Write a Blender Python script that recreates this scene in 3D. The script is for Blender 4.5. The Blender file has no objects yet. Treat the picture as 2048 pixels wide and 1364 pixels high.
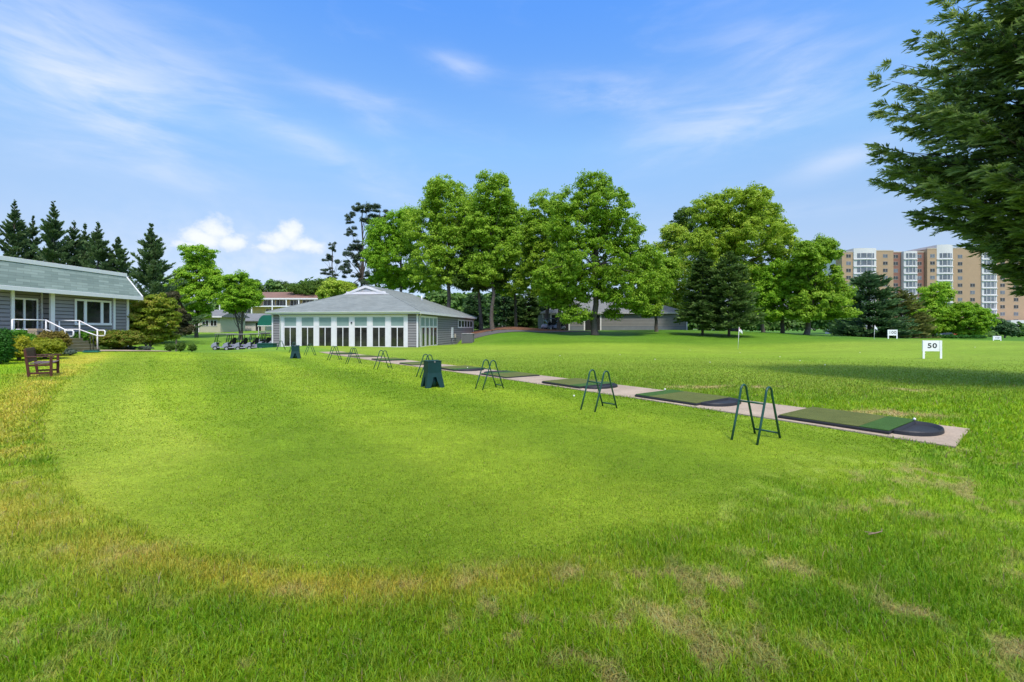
import bpy, math, random
import numpy as np
from mathutils import Vector, Matrix

RNG = np.random.default_rng(7)
random.seed(7)
sc = bpy.context.scene
COL = sc.collection
R = math.radians

# ------------------------------------------------------------------ camera geometry used to place things (16 mm lens, eye 1.65 m)
F, CX, CY, EYE = 910.0, 1024.0, 657.0, 1.65


def at(px, py, Y):
    return Vector(((px - CX) / F * Y, Y, EYE + (CY - py) / F * Y))


# ------------------------------------------------------------------ terrain
CTRL = [(0, 0, 0), (0, 4, 0), (6, 6.3, 0), (-4, 5, 0), (3, 8, 0), (-3, -5, 0), (6, -5, 0), (-9, -4, .05), (12, 8, 0), (0, 12, -.02),
        (-6, 10, 0), (14, 12, 0), (9, 18, -.05),
        (-3, 16, -.05), (-8, 23, -.13), (-13.7, 30.8, -.18), (-20.3, 40, -.22), (-9.8, 46.5, -.28), (-24.5, 48.8, -.32), (-7, 57, -.42),
        (-6.3, 60.5, -.5), (-4.4, 64.5, .75), (-6.2, 69, .8), (-9, 76, .9), (-28, 50, -.68), (-34, 51, -.72), (-23, 54, -.5), (-13.8, 13.3, .19), (-15.5, 14.7, .2), (-22.5, 23.8, .44), (-25, 18, .45), (-25, 29, .4),
        (-20, 22, .3), (-24, 30, .22), (-16, 24, .1), (-18, 32, -.12), (-22, 38, -.3), (-30, 42, -.45), (-43, 60, -.1), (-50, 66, .0), (-59, 85, .9), (-56, 95, 1.15), (-48, 74, .3),
        (0, 30, -.15), (10, 30, -.28), (25.8, 28, -.2), (22.4, 45, -.38), (46, 55, .32), (66, 62, -.05), (46, 58, .0), (5, 45, -.2), (14, 47, -.05),
        (-1.6, 62, .9), (-1, 57, .35), (3, 66, 1.2), (-3.5, 66, 1.2), (-2.5, 76, 1.85), (2.5, 75.5, 1.75), (5.4, 80, 1.45), (30, 80, 1.4), (11.3, 62, .75), (26, 62, .75), (44, 68, .75), (67, 85, -.1), (90, 95, -.25),
        (120, 180, -1.0), (40, 110, .6), (0, 110, 1.5), (-60, 130, 2.0), (-100, 90, 1.0), (-60, 40, .3), (-40, 0, .4), (-40, -30, .2), (0, -30, 0), (40, -30, 0), (40, 5, 0), (80, 20, 0), (130, 80, -.4),
        (200, 0, 0), (-200, 0, .5), (0, 260, 1), (-200, 260, 2), (220, 260, -1), (0, -200, 0), (-200, -200, 0), (200, -200, 0)]
_C = np.array(CTRL, float)
_S = 4.0
_K = np.sqrt(((_C[:, None, :2] - _C[None, :, :2]) ** 2).sum(-1) + _S * _S)
_A = np.zeros((len(_C) + 1,) * 2)
_A[:-1, :-1] = _K + 0.0 * np.eye(len(_C))
_A[-1, :-1] = 1
_A[:-1, -1] = 1
_W = np.linalg.solve(_A, np.append(_C[:, 2], 0))


def hzv(X, Y):
    X = np.asarray(X, float)
    Y = np.asarray(Y, float)
    out = np.full(X.shape, _W[-1])
    for (cx, cy, _), w in zip(_C, _W[:-1]):
        out += w * np.sqrt((X - cx) ** 2 + (Y - cy) ** 2 + _S * _S)
    r = np.sqrt(X * X + Y * Y)
    k = np.clip((320 - r) / 140, 0, 1)
    return out * k


def hz(x, y):
    return float(hzv(np.array([x]), np.array([y]))[0])


def gp(px, Y):                      # ground point on the bearing of photo column px, Y metres ahead
    x = (px - CX) / F * Y
    return Vector((x, Y, hz(x, Y)))


# ------------------------------------------------------------------ numpy noise
def _hash(ix, iy, seed):
    n = (ix * 374761393 + iy * 668265263 + seed * 1442695041) & 0xFFFFFFFF
    n = ((n ^ (n >> 13)) * 1274126177) & 0xFFFFFFFF
    n = n ^ (n >> 16)
    return (n & 0xFFFF) / 65535.0


def vnoise(X, Y, s, seed=0):
    x = np.asarray(X) / s
    y = np.asarray(Y) / s
    ix = np.floor(x).astype(np.int64)
    iy = np.floor(y).astype(np.int64)
    fx = x - ix
    fy = y - iy
    fx = fx * fx * (3 - 2 * fx)
    fy = fy * fy * (3 - 2 * fy)
    a = _hash(ix, iy, seed); b = _hash(ix + 1, iy, seed); c = _hash(ix, iy + 1, seed); d = _hash(ix + 1, iy + 1, seed)
    return (a * (1 - fx) + b * fx) * (1 - fy) + (c * (1 - fx) + d * fx) * fy


def fbm(X, Y, s, seed=0, o=3):
    t = 0; a = .5; z = 0
    for i in range(o):
        t = t + a * vnoise(X + 13.7 * i, Y - 7.1 * i, s / 2 ** i, seed + i)
        z += a
        a *= .55
    return t / z


def sst(a, b, x):
    t = np.clip((x - a) / (b - a), 0, 1)
    return t * t * (3 - 2 * t)


# ------------------------------------------------------------------ materials
MATS = {}


def nodes_of(name):
    m = bpy.data.materials.new(name)
    m.use_nodes = True
    nt = m.node_tree
    b = nt.nodes['Principled BSDF']
    return m, nt, b


def mat(name, col, rough=.6, var=.12, scale=4.0, metal=0., spec=.4, bump=0., bscale=30., fine=0., finescale=60.):
    if name in MATS:
        return MATS[name]
    m, nt, b = nodes_of(name)
    L = nt.links.new
    tc = nt.nodes.new('ShaderNodeTexCoord')
    no = nt.nodes.new('ShaderNodeTexNoise'); no.inputs['Scale'].default_value = scale; no.inputs['Detail'].default_value = 6; no.inputs['Roughness'].default_value = .65
    L(tc.outputs['Object'], no.inputs['Vector'])
    mr = nt.nodes.new('ShaderNodeMapRange')
    mr.inputs['From Min'].default_value = .25; mr.inputs['From Max'].default_value = .75
    mr.inputs['To Min'].default_value = 1 - var; mr.inputs['To Max'].default_value = 1 + var
    L(no.outputs['Fac'], mr.inputs['Value'])
    src = mr.outputs['Result']
    if fine:
        n2 = nt.nodes.new('ShaderNodeTexNoise'); n2.inputs['Scale'].default_value = finescale; n2.inputs['Detail'].default_value = 3
        L(tc.outputs['Object'], n2.inputs['Vector'])
        m2 = nt.nodes.new('ShaderNodeMapRange'); m2.inputs['From Min'].default_value = .3; m2.inputs['From Max'].default_value = .7
        m2.inputs['To Min'].default_value = 1 - fine; m2.inputs['To Max'].default_value = 1 + fine
        L(n2.outputs['Fac'], m2.inputs['Value'])
        mm = nt.nodes.new('ShaderNodeMath'); mm.operation = 'MULTIPLY'
        L(src, mm.inputs[0]); L(m2.outputs['Result'], mm.inputs[1]); src = mm.outputs[0]
    mx = nt.nodes.new('ShaderNodeVectorMath'); mx.operation = 'SCALE'
    mx.inputs[0].default_value = col[:3]
    L(src, mx.inputs['Scale'])
    L(mx.outputs[0], b.inputs['Base Color'])
    b.inputs['Roughness'].default_value = rough
    b.inputs['Metallic'].default_value = metal
    b.inputs['Specular IOR Level'].default_value = spec
    if bump:
        n3 = nt.nodes.new('ShaderNodeTexNoise'); n3.inputs['Scale'].default_value = bscale; n3.inputs['Detail'].default_value = 5
        L(tc.outputs['Object'], n3.inputs['Vector'])
        bp = nt.nodes.new('ShaderNodeBump'); bp.inputs['Strength'].default_value = bump; bp.inputs['Distance'].default_value = .02
        L(n3.outputs['Fac'], bp.inputs['Height']); L(bp.outputs[0], b.inputs['Normal'])
    MATS[name] = m
    return m


def brickmat(name, c1, c2, mortar, bw, bh, msize, rough=.85, axis='XZ', bump=.3, var=.15, vscale=.6, rot=0):
    """Courses of bricks or shingles, laid out in the object's own coordinates."""
    if name in MATS:
        return MATS[name]
    m, nt, b = nodes_of(name)
    L = nt.links.new
    tc = nt.nodes.new('ShaderNodeTexCoord')
    sp = nt.nodes.new('ShaderNodeSeparateXYZ'); L(tc.outputs['Object'], sp.inputs[0])
    cb = nt.nodes.new('ShaderNodeCombineXYZ')
    if axis == 'XZ':      # along x + y, up z
        ad = nt.nodes.new('ShaderNodeMath'); ad.operation = 'ADD'
        L(sp.outputs['X'], ad.inputs[0]); L(sp.outputs['Y'], ad.inputs[1])
        L(ad.outputs[0], cb.inputs['X']); L(sp.outputs['Z'], cb.inputs['Y'])
    br = nt.nodes.new('ShaderNodeTexBrick')
    L(cb.outputs[0], br.inputs['Vector'])
    br.inputs['Color1'].default_value = (*c1, 1); br.inputs['Color2'].default_value = (*c2, 1); br.inputs['Mortar'].default_value = (*mortar, 1)
    br.inputs['Scale'].default_value = 1; br.inputs['Brick Width'].default_value = bw; br.inputs['Row Height'].default_value = bh
    br.inputs['Mortar Size'].default_value = msize; br.inputs['Mortar Smooth'].default_value = .3
    no = nt.nodes.new('ShaderNodeTexNoise'); no.inputs['Scale'].default_value = vscale; no.inputs['Detail'].default_value = 7; no.inputs['Roughness'].default_value = .7
    L(tc.outputs['Object'], no.inputs['Vector'])
    mr = nt.nodes.new('ShaderNodeMapRange'); mr.inputs['From Min'].default_value = .3; mr.inputs['From Max'].default_value = .7
    mr.inputs['To Min'].default_value = 1 - var; mr.inputs['To Max'].default_value = 1 + var
    L(no.outputs['Fac'], mr.inputs['Value'])
    sc_ = nt.nodes.new('ShaderNodeVectorMath'); sc_.operation = 'SCALE'
    L(br.outputs['Color'], sc_.inputs[0]); L(mr.outputs['Result'], sc_.inputs['Scale'])
    L(sc_.outputs[0], b.inputs['Base Color'])
    b.inputs['Roughness'].default_value = rough
    b.inputs['Specular IOR Level'].default_value = .25
    if bump:
        bp = nt.nodes.new('ShaderNodeBump'); bp.inputs['Strength'].default_value = bump; bp.inputs['Distance'].default_value = .01; bp.invert = True
        L(br.outputs['Fac'], bp.inputs['Height']); L(bp.outputs[0], b.inputs['Normal'])
    MATS[name] = m
    return m


def foliage(name, dark, mid, light, trans=.42, rough=.55):
    """Leaf colour ramp read from the per-leaf attribute 'tint'."""
    if name in MATS:
        return MATS[name]
    m, nt, b = nodes_of(name)
    L = nt.links.new
    a = nt.nodes.new('ShaderNodeAttribute'); a.attribute_name = 'tint'
    cr = nt.nodes.new('ShaderNodeValToRGB')
    e = cr.color_ramp.elements
    e[0].position = .05; e[0].color = (*dark, 1)
    e[1].position = .95; e[1].color = (*light, 1)
    k = e.new(.5); k.color = (*mid, 1)
    L(a.outputs['Fac'], cr.inputs['Fac'])
    L(cr.outputs[0], b.inputs['Base Color'])
    b.inputs['Roughness'].default_value = rough
    b.inputs['Specular IOR Level'].default_value = .25
    tr = nt.nodes.new('ShaderNodeBsdfTranslucent'); L(cr.outputs[0], tr.inputs['Color'])
    mx = nt.nodes.new('ShaderNodeMixShader'); mx.inputs['Fac'].default_value = trans
    L(b.outputs[0], mx.inputs[1]); L(tr.outputs[0], mx.inputs[2])
    L(mx.outputs[0], nt.nodes['Material Output'].inputs['Surface'])
    MATS[name] = m
    return m


def lawnmat(name, blades):
    m, nt, b = nodes_of(name)
    L = nt.links.new
    a = nt.nodes.new('ShaderNodeAttribute'); a.attribute_name = 'col'
    src = a.outputs['Color']
    if not blades:
        g = nt.nodes.new('ShaderNodeNewGeometry')
        prev = None
        for s, lo, hi in ((1.3, .86, 1.14), (9, .8, 1.2), (45, .68, 1.32), (160, .6, 1.4)):
            n = nt.nodes.new('ShaderNodeTexNoise'); n.inputs['Scale'].default_value = s; n.inputs['Detail'].default_value = 4; n.inputs['Roughness'].default_value = .7
            L(g.outputs['Position'], n.inputs['Vector'])
            r = nt.nodes.new('ShaderNodeMapRange'); r.inputs['From Min'].default_value = .3; r.inputs['From Max'].default_value = .7
            r.inputs['To Min'].default_value = lo; r.inputs['To Max'].default_value = hi
            L(n.outputs['Fac'], r.inputs['Value'])
            if prev is None:
                prev = r.outputs[0]
            else:
                mm = nt.nodes.new('ShaderNodeMath'); mm.operation = 'MULTIPLY'; L(prev, mm.inputs[0]); L(r.outputs[0], mm.inputs[1]); prev = mm.outputs[0]
            hb = n.outputs['Fac']
        v = nt.nodes.new('ShaderNodeVectorMath'); v.operation = 'SCALE'
        L(src, v.inputs[0]); L(prev, v.inputs['Scale']); src = v.outputs[0]
        bp = nt.nodes.new('ShaderNodeBump'); bp.inputs['Strength'].default_value = .5; bp.inputs['Distance'].default_value = .02
        L(hb, bp.inputs['Height']); L(bp.outputs[0], b.inputs['Normal'])
    L(src, b.inputs['Base Color'])
    b.inputs['Roughness'].default_value = .75 if not blades else .5
    b.inputs['Specular IOR Level'].default_value = .1 if not blades else .25
    if blades:
        tr = nt.nodes.new('ShaderNodeBsdfTranslucent'); L(src, tr.inputs['Color'])
        mx = nt.nodes.new('ShaderNodeMixShader'); mx.inputs['Fac'].default_value = .45
        L(b.outputs[0], mx.inputs[1]); L(tr.outputs[0], mx.inputs[2]); L(mx.outputs[0], nt.nodes['Material Output'].inputs['Surface'])
    return m


def glassmat(name, tint, trans_fac):
    m = bpy.data.materials.new(name); m.use_nodes = True
    nt = m.node_tree; nt.nodes.clear(); L = nt.links.new
    o = nt.nodes.new('ShaderNodeOutputMaterial')
    t = nt.nodes.new('ShaderNodeBsdfTransparent'); t.inputs['Color'].default_value = (*tint, 1)
    g = nt.nodes.new('ShaderNodeBsdfGlossy'); g.inputs['Roughness'].default_value = .05
    mx = nt.nodes.new('ShaderNodeMixShader'); mx.inputs['Fac'].default_value = trans_fac
    L(t.outputs[0], mx.inputs[1]); L(g.outputs[0], mx.inputs[2]); L(mx.outputs[0], o.inputs['Surface'])
    return m


# ------------------------------------------------------------------ mesh builders
class MB:
    def __init__(s):
        s.v = []; s.f = []; s.dark = []

    def poly(s, *pts):
        i = len(s.v); s.v += [tuple(p) for p in pts]; s.f.append(tuple(range(i, i + len(pts)))); return s

    def box(s, x0, x1, y0, y1, z0, z1, M=None):
        c = [(x0, y0, z0), (x1, y0, z0), (x1, y1, z0), (x0, y1, z0), (x0, y0, z1), (x1, y0, z1), (x1, y1, z1), (x0, y1, z1)]
        if M is not None:
            c = [tuple(M @ Vector(p)) for p in c]
        i = len(s.v); s.v += c
        s.f += [tuple(i + k for k in q) for q in ((0, 3, 2, 1), (4, 5, 6, 7), (0, 1, 5, 4), (1, 2, 6, 5), (2, 3, 7, 6), (3, 0, 4, 7))]
        return s

    def hexa(s, lo, hi):           # two quads (counter-clockwise seen from hi)
        i = len(s.v); s.v += [tuple(p) for p in list(lo) + list(hi)]
        s.f += [tuple(i + k for k in q) for q in ((0, 3, 2, 1), (4, 5, 6, 7), (0, 1, 5, 4), (1, 2, 6, 5), (2, 3, 7, 6), (3, 0, 4, 7))]
        return s

    def prism(s, prof, h0, h1, ax):    # outline in 2-D pushed along an axis: ax 'y' -> (x,z) outline, 'z' -> (x,y), 'x' -> (y,z)
        def m(p, h):
            return {'y': (p[0], h, p[1]), 'z': (p[0], p[1], h), 'x': (h, p[0], p[1])}[ax]
        n = len(prof); i = len(s.v)
        s.v += [m(p, h0) for p in prof] + [m(p, h1) for p in prof]
        s.f.append(tuple(range(i + n - 1, i - 1, -1))); s.f.append(tuple(range(i + n, i + 2 * n)))
        for k in range(n):
            s.f.append((i + k, i + (k + 1) % n, i + n + (k + 1) % n, i + n + k))
        return s

    def tube(s, pts, r, n=8):
        pts = [Vector(p) for p in pts]
        rs = r if isinstance(r, (list, tuple)) else [r] * len(pts)
        i0 = len(s.v)
        t = (pts[1] - pts[0]).normalized()
        u = t.cross(Vector((0, 0, 1)) if abs(t.z) < .9 else Vector((1, 0, 0))).normalized()
        for k, p in enumerate(pts):
            a = pts[max(k - 1, 0)]; b = pts[min(k + 1, len(pts) - 1)]
            t = (b - a).normalized()
            u = (u - t * u.dot(t)).normalized()
            w = t.cross(u)
            for j in range(n):
                an = 2 * math.pi * j / n
                s.v.append(tuple(p + (u * math.cos(an) + w * math.sin(an)) * rs[k]))
        for k in range(len(pts) - 1):
            for j in range(n):
                a = i0 + k * n + j; b = i0 + k * n + (j + 1) % n
                s.f.append((a, b, b + n, a + n))
        s.f.append(tuple(i0 + j for j in range(n - 1, -1, -1)))
        e = i0 + (len(pts) - 1) * n
        s.f.append(tuple(e + j for j in range(n)))
        return s

    def build(s, name, m, parent=None, loc=(0, 0, 0), smooth=False, bevel=0, seg=2):
        me = bpy.data.meshes.new(name)
        me.from_pydata(s.v, [], s.f)
        me.update()
        import bmesh
        bm = bmesh.new(); bm.from_mesh(me); bmesh.ops.recalc_face_normals(bm, faces=bm.faces); bm.to_mesh(me); bm.free()
        me.materials.append(m)
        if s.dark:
            me.materials.append(mat('lap_shade', (.05, .05, .055), .8, .2))  # dark colour paints the shade in the siding grooves
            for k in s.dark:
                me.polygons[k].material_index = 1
        if smooth:
            me.polygons.foreach_set('use_smooth', [True] * len(me.polygons))
        o = bpy.data.objects.new(name, me)
        COL.objects.link(o)
        o.location = loc
        if parent is not None:
            o.parent = parent
        if bevel:
            md = o.modifiers.new('bevel', 'BEVEL'); md.width = bevel; md.segments = seg; md.limit_method = 'ANGLE'; md.angle_limit = R(40)
        return o


def npmesh(name, verts, nper, m, parent=None, loc=(0, 0, 0), tint=None, col=None, faces=None):
    """Mesh of many small faces. nper: vertices per face (all faces alike) unless faces = (loop vertex array, loop start array)."""
    me = bpy.data.meshes.new(name)
    nv = len(verts)
    me.vertices.add(nv)
    me.vertices.foreach_set('co', np.ascontiguousarray(verts, dtype=np.float32).ravel())
    if faces is None:
        li = np.arange(nv, dtype=np.int32); ls = np.arange(0, nv, nper, dtype=np.int32)
    else:
        li, ls = faces
    me.loops.add(len(li)); me.loops.foreach_set('vertex_index', li.astype(np.int32))
    me.polygons.add(len(ls)); me.polygons.foreach_set('loop_start', ls.astype(np.int32))
    me.update(calc_edges=True)
    if tint is not None:
        at_ = me.attributes.new('tint', 'FLOAT', 'POINT'); at_.data.foreach_set('value', np.ascontiguousarray(tint, dtype=np.float32))
    if col is not None:
        at_ = me.attributes.new('col', 'FLOAT_COLOR', 'POINT')
        c4 = np.ones((nv, 4), np.float32); c4[:, :3] = col
        at_.data.foreach_set('color', c4.ravel())
    me.materials.append(m)
    o = bpy.data.objects.new(name, me)
    COL.objects.link(o); o.location = loc
    if parent is not None:
        o.parent = parent
    return o


def unit(a):
    return a / np.maximum(np.linalg.norm(a, axis=-1, keepdims=True), 1e-9)


def leaves(name, pos, axis, nrm, length, width, tint, m, parent=None, loc=(0, 0, 0), mid=.5):
    axis = unit(axis)
    side = unit(np.cross(axis, nrm))
    n = len(pos)
    V = np.empty((n, 4, 3))
    l = np.asarray(length).reshape(-1, 1); w = np.asarray(width).reshape(-1, 1)
    V[:, 0] = pos
    V[:, 1] = pos + axis * l * mid + side * w * .5
    V[:, 2] = pos + axis * l
    V[:, 3] = pos + axis * l * mid - side * w * .5
    return npmesh(name, V.reshape(-1, 3), 4, m, parent, loc, tint=np.repeat(np.clip(tint, 0, 1), 4))


def tag(o, label, cat, group=None, kind=None):
    if label: o['label'] = label
    if cat: o['category'] = cat
    if group: o['group'] = group
    if kind: o['kind'] = kind
    return o


def thing(name, label, cat, loc=(0, 0, 0), rz=0, group=None):
    o = bpy.data.objects.new(name, None); COL.objects.link(o)
    o.location = loc; o.rotation_euler = (0, 0, rz)
    o.empty_display_size = .2
    return tag(o, label, cat, group)


def copy_tree(o, parent=None):
    c = o.copy(); COL.objects.link(c)
    if parent is not None:
        c.parent = parent
    for ch in list(o.children):
        copy_tree(ch, c)
    return c


def structure(o):
    o['kind'] = 'structure'; return o


# ------------------------------------------------------------------ palette
WHITE = mat('white_paint', (.77, .745, .77), .45, .04, 2)
TRIM = mat('white_trim', (.70, .665, .70), .5, .08, 1.5)
SIDING = mat('grey_siding', (.225, .208, .215), .6, .08, 1.2, bump=.15, bscale=40)
SIDING2 = mat('lilac_grey_siding', (.27, .245, .255), .6, .08, 1.2, bump=.15, bscale=40)
SIDING3 = mat('barn_siding', (.19, .185, .18), .65, .10, 1.0)
DARKGLASS = mat('dark_window_glass', (.03, .029, .027), .04, .85, .9, spec=.6)
DARKROOM = mat('dark_opening', (.012, .012, .012), .8, .3)
BLIND = mat('pale_teal_blind', (.22, .295, .285), .35, .10, 1.4, spec=.5)
CURTAIN = mat('beige_curtain', (.45, .42, .38), .7, .15, 3)
GREENM = mat('green_powder_coat', (.006, .055, .035), .38, .25, 5, spec=.5)
GREENP = mat('dark_green_plastic', (.004, .034, .034), .5, .2, 6, spec=.3, bump=.05)
RUBBER = mat('black_rubber', (.02, .021, .026), .55, .25, 5, spec=.35, bump=.15, bscale=60)
TURF = mat('olive_mat_turf', (.115, .135, .045), .95, .16, 3, spec=.05, fine=.3, finescale=220, bump=.6, bscale=300)
TURFB = mat('bright_mat_turf', (.055, .12, .035), .95, .16, 4, spec=.05, fine=.3, finescale=220, bump=.6, bscale=300)
CONC = mat('pinkish_concrete', (.36, .285, .22), .9, .24, 1.1, spec=.15, fine=.14, finescale=35, bump=.15, bscale=60)
STEPC = mat('weathered_step_concrete', (.17, .155, .085), .9, .2, 3, spec=.1, fine=.15)
ASPH = mat('asphalt', (.105, .10, .10), .9, .15, 1.5, spec=.15, fine=.2, finescale=50)
MULCH = mat('pine_straw', (.17, .085, .05), .95, .35, .5, spec=.05, fine=.4, finescale=12)
WOODB = mat('red_brown_wood', (.075, .021, .014), .5, .25, 6, spec=.4, fine=.2, finescale=30)
BARK = mat('tree_bark', (.105, .09, .078), .9, .35, 3, spec=.1, fine=.35, finescale=14, bump=.6, bscale=12)
BARKP = mat('pine_bark', (.075, .058, .048), .9, .35, 3, spec=.1, fine=.3, finescale=14, bump=.6, bscale=12)
GREYROOF = brickmat('grey_green_shingles', (.165, .185, .18), (.215, .235, .225), (.13, .145, .14), .62, .07, .004, var=.14, bump=.25)
MANSARD = brickmat('sage_shingles', (.15, .20, .18), (.235, .295, .265), (.12, .15, .135), .7, .15, .008, var=.10, bump=.4)
BARNROOF = brickmat('barn_shingles', (.16, .165, .17), (.19, .195, .2), (.12, .12, .12), .62, .08, .004, var=.15)
REDROOF = brickmat('brown_red_shingles', (.185, .11, .085), (.22, .13, .10), (.18, .09, .07), .62, .12, .01, var=.12)
SILVER = mat('silver_body', (.28, .28, .37), .35, .06, 2, spec=.6)
BLACKP = mat('black_plastic', (.012, .012, .014), .45, .2, 5)
GREYP = mat('cart_roof_grey', (.15, .145, .155), .5, .08, 3)
BEIGE = mat('beige_paint', (.55, .49, .38), .7, .06, 1)
TANBR = brickmat('tan_brick', (.385, .262, .16), (.42, .285, .18), (.37, .27, .185), .22, .075, .012, var=.06, bump=.1)
BRNBR = brickmat('brown_brick', (.225, .105, .08), (.255, .12, .09), (.24, .14, .11), .22, .075, .012, var=.08, bump=.1)
YELBR = mat('yellow_brick', (.50, .36, .17), .85, .08, 1)
OFFW = mat('off_white_concrete', (.62, .60, .60), .7, .05, .3)
BAYGLASS = mat('grey_bay_glass', (.13, .145, .17), .08, .5, .35, spec=.6)
AWNING = mat('green_awning', (.008, .13, .095), .6, .1, 1)
SEEGLASS = glassmat('clear_windscreen', (.82, .88, .86), .12)
STEEL = mat('grey_metal', (.23, .22, .23), .45, .08, 3, metal=.2)
RED = mat('red_paint', (.5, .05, .04), .5, .1)
SIGNW = mat('sign_white', (.80, .80, .83), .5, .04, 3)
INK = mat('black_lettering', (.012, .012, .015), .6, .1)

# ------------------------------------------------------------------ the tee line (concrete strip) frame
S0 = np.array((6.12, 6.28)); DV = np.array((-.585, .811)); EV = np.array((.811, .585))
ROWA = math.atan2(DV[1], DV[0])


def st(s, t):
    p = S0 + DV * s + EV * t
    return float(p[0]), float(p[1])


def st_of(X, Y):
    dx = X - S0[0]; dy = Y - S0[1]
    return dx * DV[0] + dy * DV[1], dx * EV[0] + dy * EV[1]


# ------------------------------------------------------------------ lawn colour
_bd = [(400, 698.5), (330, 700), (270, 706), (205, 730), (150, 765), (112, 800), (90, 845), (86, 880), (100, 920), (140, 975), (200, 1020), (290, 1062),
       (420, 1100), (600, 1130), (800, 1140), (1000, 1125), (1200, 1100), (1400, 1050), (1550, 990), (1700, 935), (1850, 908)]
POLY = [((x - CX) / F * (EYE * F / (y - CY)), EYE * F / (y - CY)) for x, y in _bd]
POLY += [st(0, 0), st(37, 0), (-22, 38.5)]
POLY = np.array(POLY)


def sdf(X, Y):
    d = np.full(X.shape, 1e9); ins = np.zeros(X.shape, bool)
    n = len(POLY)
    for i in range(n):
        a = POLY[i]; b = POLY[(i + 1) % n]
        ex, ey = b - a
        wx = X - a[0]; wy = Y - a[1]
        t = np.clip((wx * ex + wy * ey) / (ex * ex + ey * ey), 0, 1)
        d = np.minimum(d, (wx - ex * t) ** 2 + (wy - ey * t) ** 2)
        c = ((a[1] > Y) != (b[1] > Y)) & (X < (b[0] - a[0]) * (Y - a[1]) / (b[1] - a[1] + 1e-12) + a[0])
        ins ^= c
    d = np.sqrt(d)
    return np.where(ins, d, -d)


def lerp(a, b, t):
    return a * (1 - t) + b * t


def C(*v):
    return np.array(v)[None, :]


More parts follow.
